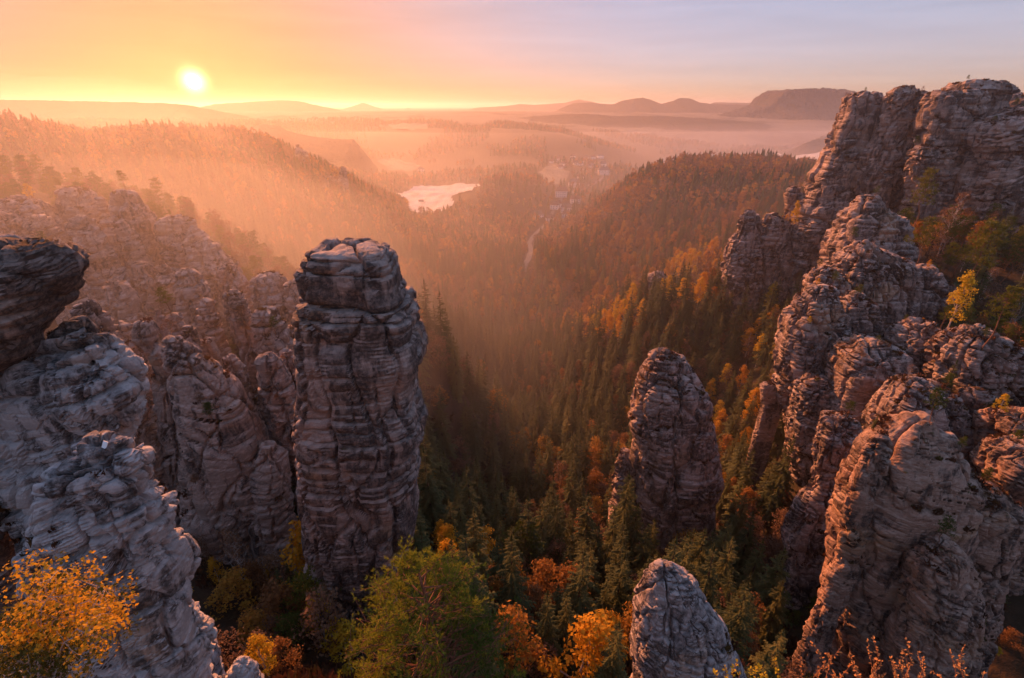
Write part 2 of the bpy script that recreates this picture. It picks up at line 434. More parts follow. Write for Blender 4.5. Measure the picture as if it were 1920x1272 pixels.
# river
m, n, l, b = new_mat('river_water')
b.inputs['Base Color'].default_value = (0.05, 0.06, 0.065, 1); b.inputs['Roughness'].default_value = 0.12
b.inputs['Specular IOR Level'].default_value = 0.5
pos = n.new('ShaderNodeNewGeometry').outputs['Position']
bp = n.new('ShaderNodeBump'); bp.inputs['Distance'].default_value = 0.15; bp.inputs['Strength'].default_value = 0.4
l.new(nz(n, l, mapping(n, l, pos, (0.3, 0.12, 1)), 1.0, 4).outputs[0], bp.inputs['Height']); l.new(bp.outputs[0], b.inputs['Normal'])
def fill_poly(name, poly, zf, mat, step, thick=0.0):
    """triangulated sheet over a plan polygon, its height from zf"""
    x0, y0 = poly.min(0); x1, y1 = poly.max(0)
    nx, ny = max(3, int((x1 - x0) / step) + 2), max(3, int((y1 - y0) / step) + 2)
    X, Y = np.meshgrid(np.linspace(x0 - step, x1 + step, nx + 2), np.linspace(y0 - step, y1 + step, ny + 2))
    X, Y = X.ravel(), Y.ravel()
    sd_ = poly_sd(X, Y, poly)
    I = np.arange(len(X)).reshape(ny + 2, nx + 2)
    q = np.stack((I[:-1, :-1], I[:-1, 1:], I[1:, 1:], I[1:, :-1]), -1).reshape(-1, 4)
    q = q[(sd_[q] < step * 0.35).sum(1) >= 3]
    used, inv = np.unique(q, return_inverse=True)
    V = np.stack((X[used], Y[used], zf(X[used], Y[used])), 1)
    me = mesh_np(name, V, inv.reshape(-1, 4), [mat], smooth=True)
    return link(name, me)
RV2 = RIVXY.mean(0) + (RIVXY - RIVXY.mean(0)) * 1.12
tag(fill_poly('river', RV2, lambda x, y: np.full(len(x), RIVER_Z), m, 14.0), kind='structure')

# pale frosty meadows
FIELDS = [[(742, 366), (775, 352), (830, 350), (903, 346), (885, 360), (845, 368), (852, 385), (800, 398), (772, 398), (765, 380)],
          [(708, 305), (735, 300), (790, 312), (775, 324), (735, 322)],
          [(1010, 325), (1040, 312), (1068, 325), (1060, 345), (1025, 347)],
          [(728, 236), (800, 234), (802, 244), (740, 245)],
          [(1150, 243), (1240, 242), (1240, 250), (1170, 254)],
          [(1420, 296), (1460, 290), (1540, 288), (1600, 290), (1600, 306), (1480, 308)]]
m, n, l, b = new_mat('frosty_meadow')
pos = n.new('ShaderNodeNewGeometry').outputs['Position']
fa = nz(n, l, mapping(n, l, pos, (0.05, 0.012, 0.03), (0, 0, 0.5)), 1.0, 5, 0.6); fb = nz(n, l, pos, 0.6, 4, 0.6)
rr_ = ramp(n, [(0.3, (0.30, 0.27, 0.20)), (0.52, (0.52, 0.50, 0.45)), (0.7, (0.66, 0.64, 0.62))])
l.new(mathn(n, l, 'ADD', mathn(n, l, 'MULTIPLY', fa.outputs[0], 0.7), mathn(n, l, 'MULTIPLY', fb.outputs[0], 0.3)), rr_.inputs[0])
l.new(rr_.outputs[0], b.inputs['Base Color']); b.inputs['Roughness'].default_value = 0.9
MAT['field'] = m
m_dull = plain_mat('dull_meadow', (0.20, 0.17, 0.115), 0.95, 0.3, 0.03)
FXY = []
for f in FIELDS:
    c = np.array([hit(a, b_, 250, 6000)[:2] for a, b_ in f])
    FXY.append(c)
    st = max(2.0, np.hypot(*(c.max(0) - c.min(0))) / 110)
    tag(fill_poly('meadow', c, lambda x, y: ground(x, y) + 1.2 + np.hypot(x, y) * 1.3e-3, m if len(FXY) in (1, 6) else m_dull, st), kind='structure')

# village road
MAT['road'] = plain_mat('pale_road', (0.20, 0.18, 0.165), 0.9, 0.2, 0.2)
rd = np.array([hit(a, b_, 250, 3000) for a, b_ in [(982, 512), (985, 498), (992, 485), (996, 470), (992, 458), (1000, 444), (1012, 432), (1030, 418), (1036, 400), (1050, 380), (1075, 362), (1100, 350), (1124, 340), (1132, 330), (1110, 324), (1090, 318)]])
t = np.linspace(0, 1, 90); k = np.linspace(0, 1, len(rd))
rx, ry = np.interp(t, k, rd[:, 0]), np.interp(t, k, rd[:, 1])
tx, ty = np.gradient(rx), np.gradient(ry); L_ = np.hypot(tx, ty)
off = np.stack((-ty / L_, tx / L_), 1) * 3.2
A_, B_ = np.stack((rx, ry), 1) + off, np.stack((rx, ry), 1) - off
V = np.concatenate((A_, B_)); z = np.maximum(ground(V[:, 0], V[:, 1]), 0) + 0.9
q = np.arange(89); tag(link('road', mesh_np('road', np.column_stack((V, z)), np.stack((q, q + 1, q + 91, q + 90), 1), [MAT['road']], smooth=True)), kind='structure')
ROAD = np.stack((rx, ry), 1)

# ------------------------------------------------------------------ far hills
def hill(name, rows, Y, depth, seed, rough=1.0, base=-40, res=None, mat=None):
    """rows: photo skyline (px,py); a ridge of that skyline at distance Y, 'depth' metres from crest to foot"""
    rows = np.array(rows, float)
    px = np.linspace(rows[0, 0], rows[-1, 0], int((rows[-1, 0] - rows[0, 0]) / 1.4) + 2)
    py = np.interp(px, rows[:, 0], rows[:, 1])
    top = np.array([P(a, b_, Y) for a, b_ in zip(px, py)])
    s = np.linspace(-1, 1, 27)
    g = []
    for sv in s:
        yy = top[:, 1] + sv * depth
        gzv = ground(top[:, 0], yy) + base
        te = np.clip(np.minimum(np.arange(len(px)), np.arange(len(px))[::-1]) / (0.14 * len(px)), 0, 1); pr = (1 - abs(sv)) ** 0.8 * (te * te * (3 - 2 * te)) ** (0 if px[0] < -50 else 1)
        z = gzv + (np.maximum(top[:, 2], gzv) - gzv) * pr
        p3 = np.stack((top[:, 0], yy, np.zeros(len(px))), 1)
        z = z + rough * Y * 0.0011 * (fbm(p3 / (Y * 0.006), 2, seed) + 0.5 * fbm(p3 / (Y * 0.10), 2, seed)) * min(1, 0.35 + 2 * (1 - abs(sv)))
        g.append(np.stack((top[:, 0], yy, z), 1))
    V = np.concatenate(g); nx = len(px); I = np.arange(len(V)).reshape(len(s), nx)
    q = np.stack((I[:-1, :-1], I[:-1, 1:], I[1:, 1:], I[1:, :-1]), -1).reshape(-1, 4)
    return tag(link(name, mesh_np(name, V, q, [mat or MAT['farwood']], smooth=False)), kind='structure')
m, n, l, b = new_mat('far_wooded_hill')
pos = n.new('ShaderNodeNewGeometry').outputs['Position']
r1 = ramp(n, [(0.35, (0.020, 0.024, 0.014)), (0.55, (0.050, 0.036, 0.022)), (0.7, (0.070, 0.045, 0.028))]); l.new(nz(n, l, pos, 0.012, 5, 0.7).outputs[0], r1.inputs[0])
l.new(r1.outputs[0], b.inputs['Base Color']); b.inputs['Roughness'].default_value = 1
bp = n.new('ShaderNodeBump'); bp.inputs['Distance'].default_value = 12; l.new(nz(n, l, pos, 0.05, 4, 0.7).outputs[0], bp.inputs['Height']); l.new(bp.outputs[0], b.inputs['Normal'])
MAT['farwood'] = m
hill('hill', [(-160, 185), (0, 187), (90, 189), (200, 191), (300, 193), (345, 196), (380, 203), (412, 212), (440, 222)], 2700, 700, 1)
hill('hill', [(360, 203), (400, 196), (450, 193), (490, 190), (530, 188), (560, 190), (590, 197), (640, 207), (660, 212)], 6500, 900, 2, 0.8)
hill('hill', [(640, 205), (660, 200), (672, 196), (680, 193), (688, 195), (705, 201), (725, 206)], 10500, 700, 3, 0.4)
hill('hill', [(740, 208), (758, 206), (765, 202), (772, 206), (790, 208)], 12000, 400, 4, 0.3)
hill('hill', [(850, 206), (900, 202), (950, 199), (975, 195), (1000, 197), (1060, 193), (1085, 187), (1105, 190), (1130, 196), (1180, 204)], 9500, 800, 5, 0.5)
hill('hill', [(1000, 206), (1040, 200), (1080, 193), (1110, 193), (1150, 196), (1165, 189), (1190, 185), (1205, 183), (1225, 189), (1240, 195), (1262, 190), (1272, 185), (1284, 184), (1298, 186), (1310, 192), (1340, 196), (1400, 197), (1500, 200), (1600, 204)], 6000, 700, 6, 0.6)
hill('hill', [(1300, 196), (1340, 192), (1400, 193), (1480, 192), (1600, 196)], 9000, 700, 8, 0.3)
hill('hill', [(840, 232), (900, 225), (960, 222), (1020, 217), (1060, 214), (1100, 214), (1160, 218), (1250, 218), (1330, 222), (1400, 228), (1480, 236), (1560, 246), (1640, 256)], 3300, 520, 9, 0.9)
hill('hill', [(640, 226), (700, 222), (740, 216), (790, 219), (850, 226), (900, 230)], 3800, 420, 12, 0.9)
hill('hill', [(1478, 286), (1500, 272), (1530, 262), (1570, 254), (1620, 246), (1700, 240)], 1900, 230, 10, 0.9)
hill('hill', [(420, 252), (450, 246), (474, 238), (492, 233), (520, 236), (540, 246), (580, 256), (640, 262), (700, 258)], 1250, 220, 11, 0.9)
# table mountain with cliff rim
rows = np.array([(1330, 222), (1375, 214), (1400, 206), (1426, 197), (1433, 186), (1447, 176), (1458, 171), (1470, 170), (1500, 168), (1530, 167), (1556, 170), (1572, 172), (1580, 173), (1583, 188), (1600, 204), (1640, 216), (1700, 226)], float)
px = np.linspace(1330, 1700, 230); py = np.interp(px, rows[:, 0], rows[:, 1])
top = np.array([P(a, b_, 4200) for a, b_ in zip(px, py)])
g = []
for sv in np.linspace(-1, 1, 61):
    yy = top[:, 1] + sv * 620
    g0 = ground(top[:, 0], yy) - 30
    a = abs(sv)
    pr = np.where(a < 0.32, 1.0, np.where(a < 0.38, 1 - (a - 0.32) / 0.06 * 0.36, 0.64 * np.clip((1 - a) / 0.62, 0, 1) ** 1.25))
    z = g0 + (top[:, 2] - g0) * pr
    p3 = np.stack((top[:, 0], yy, np.zeros(len(px))), 1)
    z = z + 9 * fbm(p3 / 16.0, 2, 21) + 6 * fbm(p3 / 120.0, 2, 22)
    g.append(np.stack((top[:, 0], yy, z), 1))
V = np.concatenate(g); I = np.arange(len(V)).reshape(61, -1)
tag(link('table_mountain', mesh_np('table_mountain', V, np.stack((I[:-1, :-1], I[:-1, 1:], I[1:, 1:], I[1:, :-1]), -1).reshape(-1, 4), [MAT['farwood']])), kind='structure')

# ------------------------------------------------------------------ rising sun, high beyond the haze
ph = np.linspace(0, math.pi, 13); th = np.linspace(0, 2 * math.pi, 33)[:-1]
PH, TH = np.meshgrid(ph, th, indexing='ij')
S_R, S_D = 640.0, 70000.0
V = np.stack((np.sin(PH) * np.cos(TH), np.sin(PH) * np.sin(TH), np.cos(PH)), -1).reshape(-1, 3) * S_R
I = np.arange(13 * 32).reshape(13, 32)
q = np.stack((I[:-1, :], np.roll(I, -1, 1)[:-1], np.roll(I, -1, 1)[1:], I[1:, :]), -1).reshape(-1, 4)[:, ::-1]
m = bpy.data.materials.new('sun_glow'); m.use_nodes = True; n, l = m.node_tree.nodes, m.node_tree.links
n.remove(n['Principled BSDF']); e = n.new('ShaderNodeEmission'); e.inputs[0].default_value = (1, 0.86, 0.55, 1); e.inputs[1].default_value = 40
l.new(e.outputs[0], n['Material Output'].inputs[0])
so = link('rising_sun', mesh_np('rising_sun', V, q, [m], smooth=True))
so.location = (math.sin(SUN_AZ) * math.cos(SUN_EL) * S_D, math.cos(SUN_AZ) * math.cos(SUN_EL) * S_D, CAMZ + math.sin(SUN_EL) * S_D)
tag(so, 'glowing white disc of the rising sun low over the hills', 'sun')

# ------------------------------------------------------------------ haze
zlo = float(gv[:, 2].min()) - 1.5
HZ_TOP = 336.0
def closed_box(name, x0, x1, y0, y1, z0, z1, mat):
    V = [(x, y, z) for z in (z0, z1) for x, y in ((x0, y0), (x1, y0), (x1, y1), (x0, y1))]
    F = [(0, 3, 2, 1), (4, 5, 6, 7), (0, 1, 5, 4), (1, 2, 6, 5), (2, 3, 7, 6), (3, 0, 4, 7)]
    return link(name, mesh_np(name, V, np.array(F), [mat]))
m = bpy.data.materials.new('morning_haze'); m.use_nodes = True; n, l = m.node_tree.nodes, m.node_tree.links
n.remove(n['Principled BSDF']); v = n.new('ShaderNodeVolumePrincipled')
v.inputs['Color'].default_value = (0.93, 0.90, 0.92, 1); v.inputs['Density'].default_value = 0.000065; v.inputs['Anisotropy'].default_value = 0.62
l.new(v.outputs[0], n['Material Output'].inputs['Volume'])
hz = tag(closed_box('haze', -30000, 30000, -30000, 30000, zlo, HZ_TOP, m), kind='stuff')
# mist lying in the valleys, its top below the viewpoint
m = bpy.data.materials.new('valley_mist'); m.use_nodes = True; n, l = m.node_tree.nodes, m.node_tree.links
n.remove(n['Principled BSDF']); v = n.new('ShaderNodeVolumePrincipled')
v.inputs['Color'].default_value = (0.95, 0.91, 0.93, 1); v.inputs['Density'].default_value = 0.00024; v.inputs['Anisotropy'].default_value = 0.70
l.new(v.outputs[0], n['Material Output'].inputs['Volume'])
def mist_bank(prof, seed):
    """closed bank: uneven top over the valley, flat bottom under the ground"""
    ys = np.exp(np.linspace(math.log(57), math.log(7000), 34)); xs = np.linspace(-1, 1, 25)
    X = np.concatenate([xs * min(3500, 260 + y_ * 1.35) for y_ in ys]); Y = np.repeat(ys, 25)
    zt = np.interp(Y, *np.array(prof).T) + np.clip(Y / 70, 2, 9) * fbm(np.stack((X / np.clip(Y * 0.4, 40, 900), Y / np.clip(Y * 0.4, 40, 900), 0 * X), 1), 2, seed)
    n_ = len(X); V = np.concatenate((np.stack((X, Y, zt), 1), np.stack((X, Y, np.full(n_, zlo + 0.3 + seed * 0.01)), 1)))
    I = np.arange(n_).reshape(34, 25)
    t = np.stack((I[:-1, :-1], I[:-1, 1:], I[1:, 1:], I[1:, :-1]), -1).reshape(-1, 4)
    ring = np.concatenate((I[0, :-1], I[:-1, -1], I[-1, :0:-1], I[:0:-1, 0])); nx_ = np.roll(ring, -1)
    t3 = np.concatenate((t[:, [0, 1, 2]], t[:, [0, 2, 3]], t[:, [2, 1, 0]] + n_, t[:, [3, 2, 0]] + n_, np.stack((ring, ring + n_, nx_ + n_), 1), np.stack((ring, nx_ + n_, nx_), 1)))
    return tag(link('valley_mist', mesh_np('valley_mist', V, t3, [m])), kind='stuff')
mist_bank([(57, 214), (600, 214), (1000, 186), (1500, 136), (2200, 106), (3500, 112), (7000, 120)], 1)
mist_bank([(57, 150), (200, 148), (450, 136), (800, 108), (1200, 90), (2000, 80), (3500, 92), (7000, 100)], 2)
# mist added to give the orange glare over the left ridge and its wall
ph = np.linspace(0, math.pi, 17); th = np.linspace(0, 2 * math.pi, 33)[:-1]; PH, TH = np.meshgrid(ph, th, indexing='ij')
d_ = np.stack((np.sin(PH) * np.cos(TH), np.sin(PH) * np.sin(TH), np.cos(PH)), -1).reshape(-1, 3)
I = np.arange(17 * 32).reshape(17, 32)
for rad_, ctr_, den_ in (((135, 88, 58), (-112, 146, 130), 0.0011), ((64, 58, 58), (-80, 92, 148), 0.0021)):
    m2 = m.copy(); m2.name = 'glare_mist'; m2.node_tree.nodes['Principled Volume'].inputs['Density'].default_value = den_
    V = d_ * np.array(rad_) * (1 + 0.10 * fbm(d_ * 2.2, 2, 4))[:, None] + np.array(ctr_); V[:32] = V[:32].mean(0); V[-32:] = V[-32:].mean(0)
    tag(link('glare_mist', mesh_np('glare_mist', V, np.stack((I[:-1], np.roll(I, -1, 1)[:-1], np.roll(I, -1, 1)[1:], I[1:]), -1).reshape(-1, 4)[:, ::-1], [m2])), kind='stuff')

# ------------------------------------------------------------------ sandstone
ROCKM = []                     # (verts, tris) of every rock, for tests by ray
def strat_disp(p, nrm, A, fs, tilt, seed, bw, bh, groove=1.0, band=1.0, facet=1.0):
    """relief of weathered bedded sandstone: jointed blocks, ledges of uneven beds, thin beds, pitting"""
    q = p + 1.5 * fs * np.stack([fbm(p / (5 * fs), 2, seed + 40 + k) for k in range(3)], 1)
    f1, f2, rid = voro(q / np.array((bw, bw, bh)) + seed * 3.7, seed)
    g = f2 - f1
    d = A * 0.75 * (rid - 0.5)
    d = d - A * 1.5 * groove * np.exp(-(g / 0.055) ** 2) - A * 0.35 * groove * np.exp(-(g / 0.16) ** 2)
    # broken planes: smaller blocks, each with its own set-back and slant
    w2 = np.array((bw * 0.42, bw * 0.42, bh * 0.22)); q2 = p / w2 + seed * 1.9
    a1, a2, r3 = voro(q2, seed + 31)
    i2 = np.floor(r3 * 9973).astype(np.int32); zi = np.zeros(len(p), np.int32)
    sl = (_h(i2, zi, zi, 1) - 0.5) * p[:, 0] + (_h(i2, zi, zi, 2) - 0.5) * p[:, 1] + (_h(i2, zi, zi, 3) - 0.5) * p[:, 2]
    per = 2.2 * bw * 0.42
    sl = np.abs(((sl / per) % 2.0) - 1.0) - 0.5
    fm = facet * np.clip(0.35 + 1.3 * fbm(p / (9 * fs), 2, seed + 33) + 0.25 * (facet - 1), 0.05, 1.0)
    d = d + A * fm * (0.55 * (r3 - 0.5) + 0.95 * sl) - A * 0.55 * fm * np.exp(-((a2 - a1) / 0.06) ** 2)
    # long upright joints
    v1, v2, _r = voro(np.stack((q[:, 0] / (bw * 0.95), q[:, 1] / (bw * 0.95), q[:, 2] / (9.0 * bh)), 1) + seed * 2.3, seed + 61)
    jm = np.clip(0.3 + 1.6 * fbm(p / (8 * fs), 2, seed + 62), 0.0, 1.0)
    d = d - A * 2.0 * groove * jm * np.exp(-((v2 - v1) / 0.035) ** 2) + A * 0.6 * (_r - 0.5)
    zz = p[:, 2] + p[:, 0] * tilt[0] + p[:, 1] * tilt[1] + 0.55 * fs * fbm(p / (6 * fs), 2, seed + 3) + 0.5 * fs * rid
    s = zz / (1.5 * fs)
    one = np.zeros_like(s)
    s = s + 0.85 * vnoise(np.stack((s * 0.45, one + seed, one), 1), seed + 5)
    k = np.floor(s).astype(np.int32); f = s - k
    sd0 = np.full(len(k), seed, np.int32); z0 = np.zeros(len(k), np.int32)
    rk = _h(k, sd0, z0, 11); rk2 = _h(k + 1, sd0, z0, 11)
    e = np.clip((f - 0.90) / 0.10, 0, 1)
    lip = _h(k, sd0, z0, 15); lip2 = _h(k + 1, sd0, z0, 15)     # how deep the joints under and over this bed are
    bed = (rk + (rk2 - rk) * e - 0.5) * 1.0 - (0.25 + lip) * np.exp(-(f / 0.09) ** 2) - (0.25 + lip2) * np.exp(-((1 - f) / 0.09) ** 2) + 0.25 * np.sin(np.pi * f)
    mask = np.clip(0.55 + 1.7 * fbm(p / (7 * fs), 2, seed + 7), 0.0, 1.3)
    d = d + A * band * bed * mask
    s2 = zz / (0.34 * fs) + 0.7 * vnoise(p / (1.7 * fs), seed + 8)
    k2 = np.floor(s2).astype(np.int32); f = s2 - k2
    r2 = _h(k2, z0, sd0, 13)
    d = d + A * band * 0.17 * (r2 - 0.5 - np.exp(-(f / 0.16) ** 2) - np.exp(-((1 - f) / 0.16) ** 2)) * np.clip(0.4 + 1.8 * fbm(p / (4 * fs), 2, seed + 9), 0.0, 1.2)
    d = d + A * 0.9 / facet * fbm(p / (4.2 * fs), 3, seed + 10) + A * 0.18 * fbm(p / (0.55 * fs), 2, seed + 12)
    return d

def smooth1(a, k):
    if k < 1: return a
    w = np.hanning(2 * k + 3)[1:-1]; w /= w.sum()
    return np.convolve(np.pad(a, k, mode='edge'), w, 'valid')

def loft(rows, Y, ratio=1.0, res=0.3, A=0.6, fs=1.0, tilt=(0, 0), seed=1, n=2.7, dome=0.35, down=25.0, flare=0.0,
         bw=4.0, bh=9.0, groove=1.0, band=1.0, lean=0.0, rowsY=None, wob=0.18, raw=None, facet=1.0):
    """a rock body from its outline in the photo: rows of (photo y, x left, x right) top to bottom, at distance Y.
    The widths become metres at that distance; 'ratio' is depth over width; it runs 'down' metres below the last row"""
    z, cx, rx, cy = [], [], [], []
    for k, (py, xl, xr) in enumerate(rows):
        yy = Y if rowsY is None else rowsY[k]
        a, b_ = P(xl, py, yy), P(xr, py, yy)
        z.append(a[2]); cx.append((a[0] + b_[0]) / 2); rx.append((b_[0] - a[0]) / 2); cy.append(yy)
    if raw is not None: z, cx, rx, cy = raw
    z, cx, rx, cy = map(lambda q_: np.array(q_, float), (z, cx, rx, cy))
    gz_ = float(min(ground(cx[-1] + k_ * rx[-1], cy[-1] + k_ * rx[-1])[0] for k_ in (-1, 0, 1)))
    down = max(4.0, z[-1] - gz_ + 4.0)
    z = np.append(z, z[-1] - down); cx = np.append(cx, cx[-1] + lean * down); rx = np.append(rx, rx[-1] * (1 + flare)); cy = np.append(cy, cy[-1])
    o = np.argsort(-z); z, cx, rx, cy = z[o], cx[o], rx[o], cy[o]
    H = z[0] - z[-1]
    nz_ = max(8, int(H / res))
    zb = np.linspace(z[0], z[-1], nz_)
    f = lambda v: smooth1(np.interp(-zb, -z, v), max(1, int(0.8 * fs / res)))
    cxb, rxb, cyb = f(cx), np.maximum(f(rx), 0.2), f(cy)
    # top cap
    r0 = rxb[0]; dh = max(0.25, dome * r0)
    nc = max(5, int(r0 * 1.2 / res))
    t = np.linspace(0.5 * math.pi, 0, nc + 1)[:-1]
    zc = z[0] + dh * np.sin(t); rc = r0 * np.cos(t); rc[0] = r0 * 0.02
    zall = np.concatenate((zc - dh, zb - dh * np.linspace(1, 0, nz_)))
    rall = np.concatenate((rc, rxb)); cxa = np.concatenate((np.full(nc, cxb[0]), cxb)); cya = np.concatenate((np.full(nc, cyb[0]), cyb))
    nth = max(24, int(0.56 * 2 * math.pi * np.percentile(rxb, 80) * (1 + ratio) / 2 / res))
    u = np.linspace(0, 2 * math.pi, nth, endpoint=False)
    th = u + 0.5 * np.sin(u)           # denser towards the viewer's side (th = pi faces -Y)
    th = th + math.pi / 2 + 0.0
    # th measured so that u=pi -> direction -Y
    c, s = np.cos(th), np.sin(th)
    base = (np.abs(c) ** n + np.abs(s / 1.0) ** n) ** (-1.0 / n)
    X = cxa[:, None] + rall[:, None] * (base * c)[None]
    Yy = cya[:, None] + ratio * rall[:, None] * (base * s)[None]
    Z = np.repeat(zall[:, None], nth, 1)
    p = np.stack((X, Yy, Z), -1)
    # large undulation so the plan is not a clean superellipse
    pr = p.reshape(-1, 3); rm = float(np.median(rxb))
    und = 1 + wob * fbm(pr / (0.9 * rm) + seed, 2, seed + 20)
    ctr = np.stack((np.repeat(cxa[:, None], nth, 1), np.repeat(cya[:, None], nth, 1)), -1).reshape(-1, 2)
    pr[:, :2] = ctr + (pr[:, :2] - ctr) * und[:, None]
    p = pr.reshape(len(zall), nth, 3)
    du = np.roll(p, -1, 1) - np.roll(p, 1, 1)
    dv = np.gradient(p, axis=0)
    nr_ = np.cross(dv, du); nl = np.linalg.norm(nr_, axis=-1, keepdims=True); nr_ = nr_ / np.maximum(nl, 1e-9)
    out = np.stack((np.repeat(c[None], len(zall), 0), np.repeat(s[None], len(zall), 0), np.zeros_like(Z)), -1)
    sg = np.sign((nr_ * out).sum(-1).mean()); nr_ = nr_ * (sg if sg else 1)
    nr_ = nr_.reshape(-1, 3); nr_[:, 2] = np.clip(nr_[:, 2], -0.4, 1)
    d = strat_disp(pr, nr_, A, fs, tilt, seed, bw, bh, groove, band, facet)
    v = pr + nr_ * d[:, None]
    I = np.arange(len(v)).reshape(len(zall), nth)
    q = np.stack((I[:-1], np.roll(I, -1, 1)[:-1], np.roll(I, -1, 1)[1:], I[1:]), -1).reshape(-1, 4)
    capc = v[:nth].mean(0); v = np.vstack((v, capc))
    tri = np.stack((np.full(nth, len(v) - 1), np.roll(I[0], -1), I[0]), -1)
    # orientation test
    k = len(q) // 2; a = v[q[k]]; fn = np.cross(a[1] - a[0], a[2] - a[0])
    cc = np.array((cxa[len(cxa) // 2], cya[len(cya) // 2], 0)); dirv = a.mean(0) - cc
    if fn[0] * dirv[0] + fn[1] * dirv[1] < 0: q = q[:, ::-1]
    a = v[tri[0]]
    if np.cross(a[1] - a[0], a[2] - a[0])[2] < 0: tri = tri[:, ::-1]
    J = I[np.ix_(np.unique(np.append(np.arange(0, len(zall), 3), len(zall) - 1)), np.arange(0, nth, 3))]
    cq = np.stack((J[:-1], np.roll(J, -1, 1)[:-1], np.roll(J, -1, 1)[1:], J[1:]), -1).reshape(-1, 4)
    return v, q, tri, cq

NTRI = 0
def rock_obj(name, parts_, mat, parent=None, orig=None):
    """one mesh from a loft result"""
    global NTRI
    v, q, tri, cq = parts_
    ROCKM.append((v, cq)); NTRI += 2 * len(q) + len(tri)
    if orig is None: orig = np.array((v[:, 0].mean(), v[:, 1].mean(), v[:, 2].min()))
    loc = orig if parent is None else orig - np.array(parent.location)
    return link(name, mesh_np(name, v - orig, [q, tri], [mat], smooth=False), parent, tuple(loc))

def col(xl, xr, yt, Y, H, wide=1.15, ratio=1.0, dx=0.0, **kw):
    """quick column: photo x-range and top, height in metres, spreading downwards; dx leans the foot sideways (metres)"""
    a, b_ = P(xl, yt, Y), P(xr, yt, Y)
    zt = a[2]; c0 = (a[0] + b_[0]) / 2; r0 = (b_[0] - a[0]) / 2
    rows = []
    for t_ in (0.0, 0.06, 0.2, 0.5, 1.0):
        z_ = zt - H * t_; k_ = (0.72, 0.95, 1.0, 1.0 + (wide - 1) * 0.5, wide)[(0.0, 0.06, 0.2, 0.5, 1.0).index(t_)]
        c_ = c0 + dx * t_
        pl = proj(np.array((c_ - r0 * k_, Y, z_)))[0]; pr_ = proj(np.array((c_ + r0 * k_, Y, z_)))[0]
        rows.append((pl[1], pl[0], pr_[0]))
    kw.setdefault('down', 6.0)
    return loft(rows, Y, ratio, **kw)

MR_pillar = rock_mat('pillar_sandstone', 1.0, dark=0.7, heath=0.15, ochre=0.1)
MR_near = rock_mat('near_sandstone', 0.55, tilt=(0.0, 0.45, 0), dark=0.35, heath=0.25, ochre=0.2, pale=(0.64, 0.59, 0.575), mid=(0.40, 0.355, 0.34))
MR_over = rock_mat('dark_overhang_sandstone', 0.6, tilt=(0.0, 0.15, 0), dark=1.0, heath=0.5, ochre=0.5)
MR_left = rock_mat('ridge_sandstone', 1.0, dark=0.35, heath=0.45, ochre=0.2)
MR_right = rock_mat('cliff_sandstone', 1.1, dark=0.55, heath=0.6, ochre=0.35)
MR_big = rock_mat('tan_sandstone', 0.9, tilt=(0.0, 0.35, 0), dark=0.5, heath=0.75, ochre=0.7, pale=(0.52, 0.37, 0.29), mid=(0.32, 0.19, 0.135))

MR_spire = rock_mat('rusty_spire_sandstone', 0.45, tilt=(0.3, 0.3, 0), dark=0.75, heath=0.1, ochre=0.75, pale=(0.56, 0.49, 0.46), mid=(0.30, 0.235, 0.21))
Q = 0.76   # mesh fineness
# --- the free-standing pillar
pil = rock_obj('sandstone_pillar', loft([(457, 588, 720), (472, 570, 738), (505, 565, 744), (528, 571, 750), (545, 570, 768), (575, 568, 780), (605, 573, 778), (640, 572, 796), (662, 568, 794),
    (690, 567, 776), (735, 566, 778), (780, 568, 790), (850, 570, 788), (900, 574, 780), (950, 577, 782), (1000, 584, 778), (1040, 588, 768), (1080, 600, 740), (1110, 606, 736)],
    50, 0.9, 0.15 / Q, 0.42, 1.0, (0.03, -0.02), 3, 3.4, 0.22, 10, 0.05, bw=4.6, bh=15, band=1.5, wob=0.05), MR_pillar)
tag(pil, 'tall free-standing dark sandstone pillar rising from the valley left of centre', 'rock')
rock_obj('rock_flake', loft([(655, 562, 580), (672, 558, 584), (700, 560, 584), (730, 563, 583), (760, 566, 584)], 46.5, 1.2, 0.16 / Q, 0.25, 0.7, seed=9, down=8), MR_pillar, pil)

# --- near left outcrops
o = rock_obj('rock_outcrop', loft([(447, -140, 70), (462, -190, 98), (480, -210, 112), (500, -210, 114), (530, -210, 104), (565, -200, 88), (610, -190, 66), (650, -190, 44), (690, -180, 6), (760, -180, -14), (850, -180, -6), (940, -160, 8), (1060, -150, 0)],
    22, 0.7, 0.075 / Q, 0.26, 0.55, (-0.06, 0.10), 14, 3.0, 0.14, 14, 0.0, bw=3.2, bh=3.6, band=1.5, groove=0.6, wob=0.10), MR_over)
tag(o, 'dark overhanging sandstone outcrop with flat ledge cut by the left edge', 'rock')
o = rock_obj('rock_outcrop', loft([(590, 112, 164), (605, 90, 172), (640, 60, 208), (660, 35, 226), (690, 20, 242), (730, 5, 248), (780, 0, 248), (830, 0, 238), (900, 10, 232)],
    23.5, 0.6, 0.075 / Q, 0.26, 0.6, (-0.30, 0.2), 5, 2.8, 0.3, 16, 0.1, bw=3.4, bh=4.4, band=1.2, wob=0.2, facet=1.4), MR_near)
tag(o, 'beige sandstone outcrop with slanting pale face between the dark overhang and the leaning dome', 'rock')
o = rock_obj('rock_outcrop', loft([(822, 150, 236), (836, 108, 256), (860, 86, 264), (895, 80, 270), (920, 76, 290), (960, 70, 304), (1010, 68, 310), (1060, 78, 330), (1110, 90, 346), (1160, 96, 362), (1230, 104, 376), (1300, 110, 384)],
    14.5, 0.7, 0.042 / Q, 0.21, 0.40, (-0.45, 0.40), 8, 2.6, 0.55, 14, 0.05, bw=2.4, bh=2.2, band=1.55, wob=0.22, facet=1.35), MR_near)
